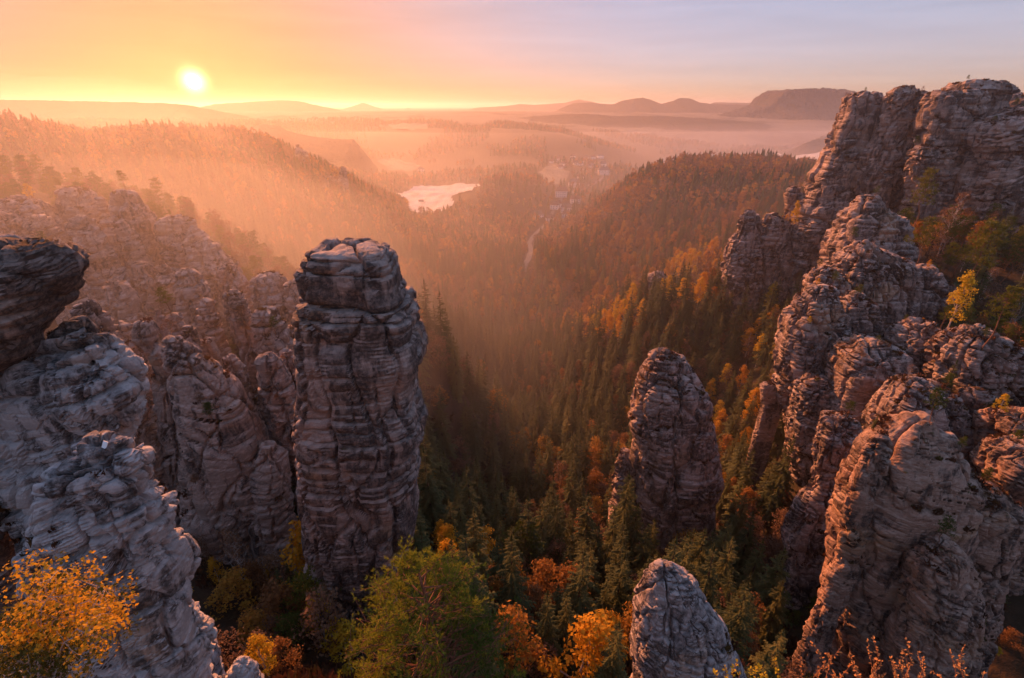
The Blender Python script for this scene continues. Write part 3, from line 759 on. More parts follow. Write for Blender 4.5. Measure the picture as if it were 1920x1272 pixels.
tag(o, 'large silver-grey layered sandstone outcrop filling the lower left foreground', 'rock')
o = rock_obj('rock_outcrop', loft([(1236, 436, 462), (1250, 428, 474), (1280, 420, 484)], 15.5, 1.0, 0.05 / Q, 0.08, 0.3, (-0.2, 0.2), 12, 2.4, 0.5, 10, 0.2, bw=1.2, bh=1.0), MR_near)
tag(o, 'small pale boulder top peeping over the lower edge beside the silver-grey outcrop', 'rock')

# --- lower centre and middle rocks
o = rock_obj('rock_spire', loft([(1056, 1226, 1262), (1070, 1212, 1288), (1090, 1204, 1302), (1130, 1192, 1328), (1170, 1186, 1352), (1210, 1184, 1374), (1250, 1186, 1394), (1300, 1190, 1412)],
    22, 0.9, 0.06 / Q, 0.17, 0.42, (0.22, 0.30), 21, 2.3, 0.5, 22, 0.25, bw=1.9, bh=4.0, band=0.9, wob=0.15, facet=1.5), MR_spire)
tag(o, 'pointed grey and rust sandstone spire at the bottom edge, right of centre', 'rock')
o = rock_obj('rock_tower', loft([(652, 1230, 1264), (662, 1220, 1288), (680, 1212, 1300), (710, 1198, 1322), (740, 1190, 1330), (790, 1182, 1336), (840, 1186, 1342), (880, 1190, 1344), (920, 1200, 1338), (960, 1206, 1334)],
    93, 0.9, 0.24 / Q, 0.62, 1.1, (0.05, 0.1), 17, 2.5, 0.5, 16, 0.1, bw=5.5, bh=14, band=0.8, wob=0.14), MR_right)
tag(o, 'lone blunt sandstone tower standing among conifers in the middle of the valley', 'rock')
rock_obj('rock_shoulder', loft([(842, 1164, 1184), (856, 1156, 1196), (880, 1150, 1200), (910, 1150, 1205)], 96, 0.9, 0.3 / Q, 0.6, 1.1, seed=23, down=14, bw=5, bh=8), MR_right, o)
o = rock_obj('rock_tower', loft([(508, 1226, 1246), (514, 1216, 1252), (530, 1213, 1255), (560, 1214, 1254)], 236, 1.0, 0.5 / Q, 0.8, 1.6, seed=31, down=18, bw=6, bh=9), MR_right)
tag(o, 'tiny grey sandstone stub poking out of the autumn forest', 'rock')

# hazy twin pinnacles on the far wooded spur
o = rock_obj('rock_tower', loft([(271, 555, 561), (277, 552, 563), (284, 553, 574), (296, 551, 577), (306, 548, 578)], 640, 1.0, 0.9, 1.6, 2.6, seed=33, down=22, bw=9, bh=12), MR_left)
tag(o, 'hazy stepped rock pinnacle on the crest of the far wooded spur', 'rock')
o = rock_obj('rock_tower', loft([(312, 639, 649), (320, 636, 651), (340, 634, 653), (360, 630, 655)], 610, 1.0, 0.9, 0.9, 2.8, seed=34, down=22, bw=7, bh=12), MR_left)
tag(o, 'hazy square-topped rock tower low on the far wooded spur', 'rock')
rock_obj('rock_shoulder', loft([(330, 612, 626), (338, 602, 632), (362, 598, 634)], 616, 1.0, 0.9, 0.9, 2.8, seed=35, down=20, bw=7, bh=10), MR_left, o)

# --- left ridge
def cluster(name, label, specs, mat, base, part='rock_column'):
    e = empty(name, tuple(base)); tag(e, label, 'rock')
    for f_ in specs: rock_obj(part, f_, mat, e)
    return e
K = dict(res=0.30 / Q, A=0.5, fs=1.0, bw=4.0, bh=11.0, n=2.9, dome=0.7, wob=0.24, facet=1.5)
def k(**u): d = dict(K); d.update(u); return d
cluster('rock_dome', 'big leaning rounded sandstone dome with curved beds left of the tall pillar', [
    loft([(632, 312, 336), (645, 304, 352), (672, 309, 380), (700, 318, 412), (735, 330, 446), (780, 342, 470), (830, 350, 492), (880, 352, 505), (940, 355, 500), (985, 362, 490)], 60, 1.0, 0.17 / Q, 0.45, 0.9, (0.35, -0.1), 6, 2.3, 0.6, 14, 0.1, bw=5, bh=9, wob=0.1),
    loft([(599, 252, 284), (606, 248, 290), (622, 250, 290), (636, 262, 288), (650, 278, 306), (700, 284, 322), (760, 292, 338), (830, 300, 350), (920, 310, 362)], 62, 1.0, 0.18 / Q, 0.35, 0.8, seed=7, n=2.3, dome=0.7, down=14, bw=3, bh=6),
    loft([(830, 486, 512), (850, 476, 530), (900, 470, 540), (960, 465, 545)], 58, 1.0, 0.2 / Q, 0.4, 0.9, seed=16, dome=0.6, down=12)], MR_left, P(400, 960, 60))
cluster('rock_pinnacles', 'row of small knobbly sandstone pinnacles above the leaning dome', [
    col(210, 247, 602, 70, 30, 1.2, **k(seed=41, res=0.2)), col(283, 302, 578, 68, 30, 1.3, **k(seed=42, res=0.2)), col(310, 342, 590, 70, 32, 1.1, **k(seed=43, res=0.2)),
    col(336, 366, 612, 67, 30, 1.3, **k(seed=44, res=0.2)), col(366, 398, 636, 70, 28, 1.2, **k(seed=50, res=0.2)), col(411, 449, 668, 66, 34, 1.2, **k(seed=45, res=0.2)), col(444, 470, 700, 67, 34, 1.3, **k(seed=46, res=0.2))], MR_left, P(330, 900, 70))
cluster('rock_wall', 'comb of narrow upright sandstone ribs just left of the tall pillar', [
    col(475, 528, 664, 63, 44, 1.2, dx=3, **k(seed=51, res=0.22)), col(517, 549, 652, 66, 44, 1.2, dx=2, **k(seed=52, res=0.22)),
    col(466, 528, 580, 76, 60, 1.25, dx=7, **k(seed=53, res=0.25)), col(513, 549, 607, 78, 56, 1.2, dx=3, **k(seed=54, res=0.25)), col(541, 572, 618, 78, 52, 1.3, **k(seed=55, res=0.25)),
    col(409, 455, 542, 80, 60, 1.3, dx=5, **k(seed=56, res=0.25)), col(366, 402, 565, 80, 45, 1.3, **k(seed=57, res=0.25))], MR_left, P(500, 900, 70))
cluster('rock_wall', 'hazy row of middle sandstone columns on the left ridge below its crest', [
    col(404, 455, 494, 100, 50, 1.3, dx=6, **k(seed=61)), col(460, 538, 512, 98, 50, 1.3, dx=6, **k(seed=62)), col(526, 570, 524, 96, 50, 1.4, dx=3, **k(seed=63)),
    col(318, 376, 505, 90, 46, 1.2, **k(seed=64)), col(285, 319, 494, 95, 46, 1.2, **k(seed=65)), col(240, 284, 490, 95, 46, 1.2, dx=2, **k(seed=66)),
    col(181, 242, 524, 85, 46, 1.25, dx=3, **k(seed=67)), col(128, 182, 564, 60, 30, 1.3, **k(seed=68, res=0.2)), col(116, 178, 403, 100, 52, 1.2, dx=3, **k(seed=69)),
    col(70, 130, 470, 90, 50, 1.2, **k(seed=58))], MR_left, P(300, 800, 95))
cluster('rock_crest', 'hazy crest of sandstone columns along the top of the left ridge', [
    col(281, 362, 402, 115, 50, 1.45, dx=9, **k(seed=71, res=0.42)), col(256, 284, 403, 117, 50, 1.3, **k(seed=72, res=0.42)), col(197, 262, 354, 115, 56, 1.3, dx=3, **k(seed=73, res=0.42)),
    col(176, 199, 369, 117, 50, 1.4, **k(seed=74, res=0.42)), col(181, 242, 406, 108, 50, 1.2, dx=3, **k(seed=75, res=0.42)), col(94, 178, 350, 120, 50, 1.2, **k(seed=76, res=0.42)),
    col(-40, 88, 368, 112, 40, 1.1, **k(seed=77, res=0.42)), col(34, 96, 398, 105, 45, 1.2, **k(seed=78, res=0.42)), col(340, 420, 452, 112, 45, 1.3, dx=6, **k(seed=79, res=0.42)),
    col(-60, 40, 400, 104, 45, 1.2, **k(seed=80, res=0.42))], MR_left, P(200, 700, 115))

# --- right cliffs
KR = dict(res=0.40 / Q, A=0.75, fs=1.35, bw=6.5, bh=14, n=3.1, wob=0.14, facet=1.4)
def kr(**u): d = dict(KR); d.update(u); return d
cluster('sandstone_cliff', 'highest sandstone cliff with flat capped towers on the right skyline', [
    loft([(172, 1598, 1648), (180, 1590, 1656), (215, 1577, 1646), (243, 1566, 1642), (280, 1548, 1630), (324, 1528, 1620), (361, 1518, 1610), (420, 1490, 1592), (470, 1480, 1560), (520, 1477, 1530), (560, 1476, 1522)], 195, 0.9, seed=81, dome=0.12, down=20, **KR),
    loft([(165, 1676, 1718), (172, 1664, 1730), (190, 1660, 1728), (218, 1652, 1718), (259, 1642, 1708), (296, 1618, 1700), (340, 1610, 1690), (377, 1608, 1680), (420, 1606, 1676)], 184, 0.8, seed=82, dome=0.12, down=24, **KR),
    loft([(168, 1750, 1830), (176, 1740, 1842), (198, 1732, 1838), (230, 1724, 1828), (262, 1720, 1816), (275, 1722, 1808), (300, 1722, 1806)], 172, 0.75, seed=83, dome=0.10, down=25, **KR),
    loft([(272, 1716, 1780), (282, 1708, 1790), (300, 1706, 1792), (332, 1704, 1792), (360, 1706, 1794)], 168, 0.6, seed=84, dome=0.15, down=20, **KR),
    loft([(154, 1796, 1868), (160, 1780, 1890), (170, 1784, 1892), (176, 1800, 1880)], 176, 0.8, seed=85, dome=0.10, down=10, **kr(band=1.6, bw=9)),
    loft([(174, 1870, 1960), (184, 1856, 1990), (220, 1850, 1990), (260, 1846, 1990)], 186, 0.9, seed=86, dome=0.12, down=25, **KR),
    loft([(198, 1896, 1950), (215, 1862, 1990), (240, 1838, 2000), (262, 1828, 2000), (280, 1838, 2000)], 160, 0.9, seed=87, dome=0.3, down=20, **kr(tilt=(-0.5, 0))),
    ], MR_right, P(1640, 560, 185))
cluster('sandstone_cliff', 'domed middle cliff with brown heather top under the skyline towers', [
    loft([(369, 1612, 1660), (382, 1598, 1678), (402, 1588, 1690), (447, 1566, 1700), (496, 1554, 1700), (540, 1552, 1695)], 142, 0.95, seed=91, dome=0.55, down=25, **kr(fs=1.1)),
    loft([(452, 1608, 1640), (462, 1596, 1668), (480, 1584, 1700), (540, 1570, 1712), (610, 1560, 1715)], 122, 0.95, seed=92, dome=0.5, down=20, **kr(res=0.32, fs=1.0, A=0.65, bw=4)),
    loft([(500, 1530, 1572), (512, 1520, 1586), (540, 1516, 1590), (580, 1512, 1590)], 117, 1.0, seed=93, dome=0.6, down=20, **kr(res=0.3, fs=1.0, A=0.6, bw=4)),
    loft([(500, 1700, 1760), (520, 1690, 1776), (570, 1688, 1786), (620, 1690, 1790)], 118, 1.0, seed=98, dome=0.4, down=18, **kr(res=0.32)),
    ], MR_right, P(1620, 600, 130))
cluster('rock_fin', 'notched sandstone fin with upright pinnacle standing left of the high cliff', [
    loft([(392, 1394, 1412), (402, 1388, 1424), (422, 1386, 1428), (455, 1366, 1428), (488, 1358, 1428), (530, 1358, 1424), (560, 1362, 1420)], 200, 0.8, seed=94, dome=0.4, down=18, **kr(bw=5)),
    loft([(400, 1440, 1474), (410, 1428, 1482), (450, 1426, 1486), (505, 1424, 1486), (550, 1424, 1486)], 199, 0.8, seed=95, dome=0.3, down=18, **kr(bw=5)),
    loft([(348, 1480, 1500), (358, 1472, 1504), (375, 1472, 1502), (400, 1474, 1500), (440, 1470, 1500)], 204, 0.9, seed=96, dome=0.35, down=16, **kr(bw=5, A=0.5)),
    ], MR_right, P(1420, 540, 200))
cluster('sandstone_cliff', 'pale left-facing cliff prow above the golden trees on the right', [
    loft([(536, 1520, 1568), (550, 1504, 1580), (575, 1488, 1584), (600, 1478, 1586), (640, 1470, 1586), (690, 1464, 1580), (735, 1462, 1568), (776, 1474, 1556), (830, 1482, 1552)], 103, 0.95, seed=101, dome=0.5, down=18, **kr(res=0.24, fs=1.0, A=0.6, bw=4.5)),
    loft([(545, 1588, 1622), (556, 1576, 1640), (600, 1572, 1650), (660, 1568, 1655), (720, 1560, 1650)], 107, 0.95, seed=102, dome=0.6, down=18, **kr(res=0.26, fs=0.9, A=0.55, bw=3.5)),
    loft([(702, 1512, 1548), (715, 1498, 1566), (760, 1488, 1572), (820, 1484, 1560), (880, 1488, 1545), (920, 1492, 1540)], 94, 0.95, seed=103, dome=0.5, down=18, **kr(res=0.24, fs=0.9, A=0.55, bw=3.5)),
    ], MR_right, P(1510, 820, 100))
o = rock_obj('ruined_wall', loft([(719, 1430, 1462), (722, 1426, 1466), (740, 1428, 1466), (756, 1430, 1466)], 106, 0.5, 0.2, 0.15, 0.8, seed=104, n=7, dome=0.04, down=6, bw=2.5, bh=2.0, wob=0.05), MR_right)
tag(o, 'small squared stone block ending the terrace beside the golden trees', 'rock')
cluster('rock_dome', 'broad rounded sandstone dome tufted with grass in the right middle', [
    loft([(632, 1606, 1668), (642, 1586, 1696), (672, 1573, 1706), (705, 1570, 1696), (738, 1560, 1668), (787, 1546, 1655), (840, 1548, 1650)], 90, 0.95, seed=111, dome=0.4, down=18, **kr(res=0.22, fs=0.9, A=0.5, bw=5)),
    loft([(602, 1706, 1750), (612, 1692, 1766), (640, 1680, 1770), (700, 1676, 1772), (740, 1680, 1770)], 97, 1.0, seed=112, dome=0.5, down=18, **kr(res=0.26, fs=0.9, A=0.6, bw=3)),
    ], MR_right, P(1620, 800, 92))
cluster('rock_tower', 'lumpy upright sandstone block near the right edge under leafless birches', [
    loft([(614, 1810, 1866), (626, 1790, 1896), (650, 1780, 1912), (705, 1762, 1914), (760, 1760, 1912), (820, 1764, 1908)], 85, 0.95, seed=113, dome=0.4, down=18, **kr(res=0.22, fs=0.9, A=0.6, bw=3.6)),
    loft([(724, 1822, 1848), (734, 1808, 1858), (770, 1804, 1858), (803, 1808, 1852)], 79, 1.0, seed=114, dome=0.4, down=10, **kr(res=0.2, fs=0.8, A=0.25, bw=6, band=0.4)),
    ], MR_right, P(1830, 820, 84))
cluster('rock_outcrop', 'low blocky sandstone outcrop behind the big tan rock', [
    loft([(708, 1694, 1746), (718, 1680, 1780), (745, 1664, 1796), (787, 1648, 1798), (830, 1640, 1796)], 75, 0.9, seed=115, dome=0.3, down=18, **kr(res=0.2, fs=0.85, A=0.5, bw=3.6)),
    ], MR_right, P(1720, 830, 75))
cluster('rock_fin', 'slender jagged sandstone fin left of the big tan rock', [
    loft([(776, 1570, 1600), (786, 1546, 1612), (835, 1536, 1606), (884, 1528, 1582), (912, 1522, 1574), (940, 1500, 1570), (1010, 1470, 1546), (1060, 1476, 1536)], 70, 0.9, seed=116, dome=0.2, down=14, **kr(res=0.18, fs=0.8, A=0.45, bw=3.2)),
    ], MR_right, P(1530, 1000, 70))
cluster('rock_dome', 'massive tan sandstone rock with a smooth scarred face at lower right', [
    loft([(780, 1700, 1752), (797, 1668, 1782), (841, 1626, 1800), (884, 1608, 1818), (950, 1582, 1800), (1037, 1566, 1766), (1129, 1552, 1730), (1180, 1560, 1716), (1230, 1572, 1706)], 50, 0.9, 0.13 / Q, 0.42, 0.8, (0.25, 0.25), 121, 2.5, 0.45, 16, 0.05, bw=6.5, bh=11, band=0.75, groove=0.8, wob=0.12),
    loft([(906, 1818, 1874), (918, 1790, 1896), (960, 1776, 1900), (1015, 1772, 1894), (1100, 1766, 1872), (1205, 1760, 1850)], 48, 0.9, 0.14 / Q, 0.36, 0.8, (0.2, 0.2), 122, 2.6, 0.35, 16, bw=4, bh=7),
    loft([(1009, 1752, 1788), (1022, 1734, 1806), (1050, 1714, 1824), (1090, 1702, 1834), (1129, 1698, 1832), (1189, 1674, 1816), (1250, 1668, 1810)], 42, 0.9, 0.12 / Q, 0.30, 0.7, (0.45, 0.3), 123, 2.4, 0.5, 14, bw=3.6, bh=7, wob=0.12),
    loft([(815, 1640, 1668), (830, 1626, 1672), (880, 1610, 1660), (960, 1584, 1640), (1040, 1568, 1620)], 47.5, 0.8, 0.14 / Q, 0.3, 0.7, (0.3, 0.2), 124, 2.4, 0.4, 10, bw=3, bh=6),
    ], MR_big, P(1700, 1200, 48))
cluster('rock_outcrop', 'pinkish sandstone ledge at the right edge above the big tan rock', [
    loft([(830, 1890, 1960), (842, 1868, 2000), (880, 1862, 2010), (910, 1870, 2010)], 60, 0.9, seed=125, dome=0.3, down=12, **kr(res=0.2, fs=0.8, A=0.4, bw=3)),
    loft([(775, 1880, 1960), (790, 1865, 2000), (830, 1862, 2010)], 66, 0.9, seed=126, dome=0.3, down=12, **kr(res=0.22, fs=0.8, A=0.4, bw=3)),
    ], MR_big, P(1900, 900, 60))

# ledge under the viewpoint, just below the picture
o = rock_obj('viewpoint_ledge', loft([], 0, 1.0, 0.14, 0.10, 0.5, (0.05, 0.05), 140, 3.2, 0.06, 12.0, 0.3, bw=2.0, bh=3.0, wob=0.05,
             raw=([197.72, 197.2, 195, 185, 165], [0.9, 0.9, 0.9, 0.9, 0.9], [2.3, 2.45, 2.5, 2.6, 3.0], [-1.45, -1.45, -1.5, -1.7, -2.2])), MR_near)
tag(o, 'grey sandstone viewpoint ledge under the heather at the lower edge', 'rock')
_v, _f, off_ = [], [], 0
for v, cq in ROCKM:
    used, inv = np.unique(cq, return_inverse=True)
    _v.append(v[used]); _f.append(inv.reshape(-1, 4) + off_); off_ += len(used)
BVH = BVHTree.FromPolygons(np.concatenate(_v).tolist(), np.concatenate(_f).tolist())

# ------------------------------------------------------------------ trees: builders (metres, base at origin)
def tube(pts, rad, sides=6):
    pts = np.asarray(pts, float); rad = np.asarray(rad, float)
    tg = np.gradient(pts, axis=0); tg /= np.linalg.norm(tg, axis=1, keepdims=True) + 1e-9
    up = np.where(np.abs(tg[:, 2:3]) > 0.9, np.array([[1.0, 0, 0]]), np.array([[0, 0, 1.0]]))
    a = np.cross(tg, up); a /= np.linalg.norm(a, axis=1, keepdims=True) + 1e-9
    b_ = np.cross(tg, a)
    th_ = np.linspace(0, 2 * math.pi, sides, endpoint=False)
    v = pts[:, None] + rad[:, None, None] * (np.cos(th_)[None, :, None] * a[:, None] + np.sin(th_)[None, :, None] * b_[:, None])
    I = np.arange(len(pts) * sides).reshape(len(pts), sides)
    q = np.stack((I[:-1], np.roll(I, -1, 1)[:-1], np.roll(I, -1, 1)[1:], I[1:]), -1).reshape(-1, 4)
    return v.reshape(-1, 3), q

class Geo:
    def __init__(s): s.v, s.t, s.q, s.n = [], [], [], 0
    def add(s, v, q=None, t=None):
        if q is not None and len(q): s.q.append(np.asarray(q) + s.n)
        if t is not None and len(t): s.t.append(np.asarray(t) + s.n)
        s.v.append(v); s.n += len(v)
    def tris(s, P3):           # (n,3,3)
        P3 = np.asarray(P3); s.add(P3.reshape(-1, 3), t=np.arange(len(P3) * 3).reshape(-1, 3))
    def quads(s, P4):
        P4 = np.asarray(P4); s.add(P4.reshape(-1, 3), q=np.arange(len(P4) * 4).reshape(-1, 4))
    def faces(s): return [np.concatenate(x) for x in (s.q, s.t) if x]
    def mesh(s, name, mat): return mesh_np(name, np.concatenate(s.v), s.faces(), [mat])

def rnd(rg, a, b_, n=None): return rg.uniform(a, b_, n)

def spruce(seed, H=22.0, Rr=4.4, nlev=34, dense=1.0):
    rg = np.random.default_rng(seed); G = Geo()
    lean = rg.normal(0, 0.012, 2)
    T = []
    for i in range(nlev):
        t = i / (nlev - 1)
        z = H * (0.07 + 0.92 * t ** 0.92)
        L0 = Rr * (1 - t) ** 0.78 * (0.82 + 0.18 * math.sin(i * 2.3 + seed)) + 0.22
        for j in range(max(4, int((9 - 4 * t) * dense))):
            a = rg.uniform(0, 2 * math.pi); L = L0 * rg.uniform(0.6, 1.12)
            d = np.array((math.cos(a), math.sin(a), 0)); sd_ = np.array((-d[1], d[0], 0))
            up0 = 0.15 + 0.5 * t; dr = 0.62 - 0.3 * t
            ss = np.linspace(0.12, 1.0, 6)
            pt = np.array((lean[0] * z, lean[1] * z, z)) + d * (L * ss)[:, None] + np.array((0, 0, 1.0)) * (L * (up0 * ss - dr * ss ** 2))[:, None]
            for k_ in range(5):
                w = (0.30 * L * (1.05 - ss[k_]) + 0.16) * rg.uniform(0.7, 1.3)
                for sg in (-1, 1):
                    tip = pt[k_] * 0.35 + pt[k_ + 1] * 0.65 + sd_ * sg * w + d * w * 0.35 - np.array((0, 0, w * rg.uniform(0.25, 0.75)))
                    T.append((pt[k_], pt[k_ + 1], tip))
                if k_ > 1:
                    T.append((pt[k_] - sd_ * 0.06, pt[k_] + sd_ * 0.12, pt[k_] * 0.5 + pt[k_ + 1] * 0.5 - np.array((0, 0, 0.22 * L * rg.uniform(0.4, 1.0)))))
    top = np.array((lean[0] * H, lean[1] * H, H))
    for j in range(6):
        a = j * 1.05; d = np.array((math.cos(a), math.sin(a), 0)) * 0.16
        T.append((top + np.array((0, 0, 0.7)), top - np.array((0, 0, 0.8)) + d, top - np.array((0, 0, 0.8)) - np.array((d[1], -d[0], 0))))
    G.tris(T)
    tv, tq = tube([(0, 0, -1.0), (0, 0, H * 0.3), (lean[0] * H * 0.7, lean[1] * H * 0.7, H * 0.7), (lean[0] * H, lean[1] * H, H * 0.98)], [0.34, 0.25, 0.13, 0.02], 6)
    g2 = Geo(); g2.add(tv, q=tq)
    return g2, G

def leaf_cloud(rg, C, rad, n, size, flat=1.0):
    """n random leaf quads around centre C inside an uneven ball"""
    d = rg.normal(0, 1, (n, 3)); d /= np.linalg.norm(d, axis=1, keepdims=True)
    r = rad * rg.uniform(0.25, 1.0, n) ** 0.6
    p = C + d * r[:, None] * np.array((1, 1, flat))
    nv = d + rg.normal(0, 0.7, (n, 3)); nv[:, 2] += 0.4; nv /= np.linalg.norm(nv, axis=1, keepdims=True)
    a = np.cross(nv, rg.normal(0, 1, (n, 3))); a /= np.linalg.norm(a, axis=1, keepdims=True) + 1e-9
    b_ = np.cross(nv, a)
    s1 = size * rg.uniform(0.6, 1.3, n)[:, None]; s2 = s1 * rg.uniform(0.5, 0.9, n)[:, None]
    return np.stack((p - a * s1, p - b_ * s2 + nv * s1 * 0.2, p + a * s1, p + b_ * s2), 1)

def limb_path(rg, p0, p1, sag=0.1, n=6, wob=0.08):
    t = np.linspace(0, 1, n)[:, None]; L = np.linalg.norm(np.array(p1) - np.array(p0))
    p = np.array(p0) * (1 - t) + np.array(p1) * t
    p[:, 2] += (sag * L * np.sin(math.pi * t[:, 0]))
    p[1:-1] += rg.normal(0, wob * L / n, (n - 2, 3)); return p

def broadleaf(seed, H=15.0, Rr=4.0, z0=0.28, clumps=46, per=42, leaf=0.24, sparse=1.0, trunk_r=0.2):
    rg = np.random.default_rng(seed); G, W = Geo(), Geo()
    W.add(*tube(limb_path(rg, (0, 0, -1), (rg.normal(0, .4), rg.normal(0, .4), H * 0.8), 0, 7, 0.1), np.linspace(trunk_r, 0.04, 7), 6))
    off = rg.uniform(0, 6)
    for k_ in range(clumps):
        t = rg.uniform(0, 1) ** 0.85
        a = rg.uniform(0, 2 * math.pi)
        prof = math.sin(math.pi * min(1, (0.14 + 0.86 * t) ** 0.8)) ** 0.65 * (0.82 + 0.25 * math.sin(3 * a + off))
        rr2 = Rr * prof * rg.uniform(0.45, 1.0)
        C = np.array((math.cos(a) * rr2, math.sin(a) * rr2, H * (z0 + (1 - z0) * t * 0.95)))
        cr = Rr * rg.uniform(0.22, 0.40)
        G.quads(leaf_cloud(rg, C, cr, int(per * rg.uniform(0.6, 1.3) * sparse), leaf, 0.8))
        if k_ % 3 == 0:
            W.add(*tube(limb_path(rg, (0, 0, max(H * 0.12, C[2] - rr2 * 1.1 - 1)), C, 0.05, 5), np.linspace(trunk_r * 0.36, 0.015, 5), 4))
    return W, G

def tuft_tris(rg, p, d, ln, n=7, w=0.035):
    """a burst of needles at p pointing roughly along d"""
    dd = d + rg.normal(0, 0.55, (n, 3)); dd /= np.linalg.norm(dd, axis=1, keepdims=True)
    s = np.cross(dd, rg.normal(0, 1, (n, 3))); s /= np.linalg.norm(s, axis=1, keepdims=True) + 1e-9
    l_ = ln * rg.uniform(0.7, 1.2, (n, 1))
    return np.stack((p + s * w, p - s * w, p + dd * l_), 1)

def pine(seed, H=16.0, Rr=3.0, z0=0.5, boughs=16, tufts=30, ln=0.5, w=0.09, trunk_r=0.2):
    rg = np.random.default_rng(seed); G, W = Geo(), Geo()
    tp = limb_path(rg, (0, 0, -1), (rg.normal(0, .5), rg.normal(0, .5), H * 0.97), 0, 8, 0.18)
    W.add(*tube(tp, np.linspace(trunk_r, 0.04, 8), 6))
    T = []
    for k_ in range(boughs):
        t = (k_ + rg.uniform(0, 1)) / boughs
        z = H * (z0 + (1 - z0) * t)
        L = Rr * (1 - 0.65 * t ** 1.6) * rg.uniform(0.55, 1.1)
        a = k_ * 2.4 + rg.uniform(-.5, .5)
        c0 = np.array((np.interp(z, tp[:, 2], tp[:, 0]), np.interp(z, tp[:, 2], tp[:, 1]), z))
        e = c0 + np.array((math.cos(a) * L, math.sin(a) * L, L * rg.uniform(0.05, 0.4)))
        lp = limb_path(rg, c0, e, 0.06, 5, 0.15); W.add(*tube(lp, np.linspace(trunk_r * 0.3, 0.02, 5), 4))
        cr = 0.25 * Rr + 0.18 * L
        for m_ in range(tufts):
            s = rg.uniform(0.35, 1.05); c = c0 * (1 - s) + e * s
            p = c + rg.normal(0, 1, 3) * np.array((cr * 0.5, cr * 0.5, cr * 0.26))
            T.append(tuft_tris(rg, p, np.array((0, 0, 0.7)) + (p - c0) * 0.25, ln, 6, w))
    G.tris(np.concatenate(T))
    return W, G

def bare_tree(seed, H=12.0):
    rg = np.random.default_rng(seed); W = Geo(); G = Geo()
    tp = limb_path(rg, (0, 0, -1), (rg.normal(0, .6), rg.normal(0, .6), H), 0, 8, 0.2)
    W.add(*tube(tp, np.linspace(0.14, 0.02, 8), 5))
    for k_ in range(26):
        t = rg.uniform(0.3, 0.98); p0 = tp[0] * (1 - t) + tp[-1] * t
        a = rg.uniform(0, 6.28); L = H * 0.28 * (1.1 - t) + 0.5
        e = p0 + np.array((math.cos(a) * L * 0.7, math.sin(a) * L * 0.7, L * 0.8))
        lp = limb_path(rg, p0, e, -0.04, 5, 0.2); W.add(*tube(lp, np.linspace(0.05, 0.012, 5), 4))
        for m_ in range(4):
            q0 = lp[rg.integers(2, 5)]; e2 = q0 + rg.normal(0, 0.5, 3) * L * 0.5 + np.array((0, 0, L * 0.25))
            W.add(*tube(limb_path(rg, q0, e2, 0, 4, 0.1), np.linspace(0.018, 0.008, 4), 3))
            G.quads(leaf_cloud(rg, e2, 0.5, 7, 0.16))
    return W, G

def far_conifer(seed, H=19.0, Rr=3.7):
    rg = np.random.default_rng(seed); T = []
    for k_ in range(6):
        t = k_ / 6; zb = H * (0.10 + 0.86 * t); zt = min(H, zb + H * 0.30); r = Rr * (1 - t) ** 0.85 + 0.3
        for j in range(8):
            a = rg.uniform(0, 6.28); b_ = a + rg.uniform(0.6, 1.1); r1 = r * rg.uniform(0.7, 1.2)
            T.append(((math.cos(a) * r1, math.sin(a) * r1, zb - rg.uniform(0, 1)), (math.cos(b_) * r * .8, math.sin(b_) * r * .8, zb + rg.uniform(0, 1)), (0, 0, zt)))
    G = Geo(); G.tris(T); W = Geo(); W.add(*tube([(0, 0, -2), (0, 0, H * 0.6)], [0.3, 0.1], 4)); return W, G

def far_broadleaf(seed, H=16.0, Rr=4.2):
    rg = np.random.default_rng(seed); G = Geo()
    for k_ in range(9):
        a = rg.uniform(0, 6.28); t = rg.uniform(0, 1); r = Rr * 0.6 * math.sin(math.pi * (0.2 + 0.75 * t))
        G.quads(leaf_cloud(rg, np.array((math.cos(a) * r, math.sin(a) * r, H * (0.42 + 0.5 * t))), Rr * 0.42, 13, 0.75, 0.8))
    W = Geo(); W.add(*tube([(0, 0, -2), (0, 0, H * 0.6)], [0.25, 0.1], 4)); return W, G

def variants(fn, n, seed, **kw): return [fn(seed + i, **kw) for i in range(n)]
def two(name, wg, bark, leaf):
    W, G = wg; return (W.mesh(name + '_trunk', bark), G.mesh(name + '_crown', leaf))
def joined(name, wg, bark, leaf):
    W, G = wg; v = np.concatenate(W.v + G.v); n0 = W.n
    fw, fg = W.faces(), [f + n0 for f in G.faces()]
    # keep quads and triangles apart but in order
    me = mesh_np(name, v, fw + fg, [bark, leaf], np.concatenate([np.zeros(sum(map(len, fw)), int), np.ones(sum(map(len, fg)), int)]))
    return me

KIND = {}
KIND['spruce'] = (variants(spruce, 4, 100), MAT['bark'], MAT['spruce'], 22.0)
KIND['autumn'] = (variants(broadleaf, 4, 200), MAT['bark'], MAT['autumn'], 15.0)
KIND['gold'] = (variants(broadleaf, 3, 300, H=14.0, Rr=3.2, per=36, leaf=0.22), MAT['birchbark'], MAT['gold'], 14.0)
KIND['brown'] = (variants(broadleaf, 3, 350, H=15.0, Rr=4.2, per=34, leaf=0.22, sparse=0.9), MAT['bark'], MAT['brownleaf'], 15.0)
KIND['pine'] = (variants(pine, 4, 400), MAT['pinebark'], MAT['pine'], 16.0)
KIND['bare'] = (variants(bare_tree, 2, 450), MAT['birchbark'], MAT['brownleaf'], 12.0)
KIND['far_spruce'] = (variants(far_conifer, 4, 500), MAT['bark'], MAT['spruce'], 22.0)
KIND['far_autumn'] = (variants(far_broadleaf, 4, 550), MAT['bark'], MAT['autumn'], 16.0)
KIND['far_brown'] = (variants(far_broadleaf, 3, 580), MAT['bark'], MAT['brownleaf'], 16.0)
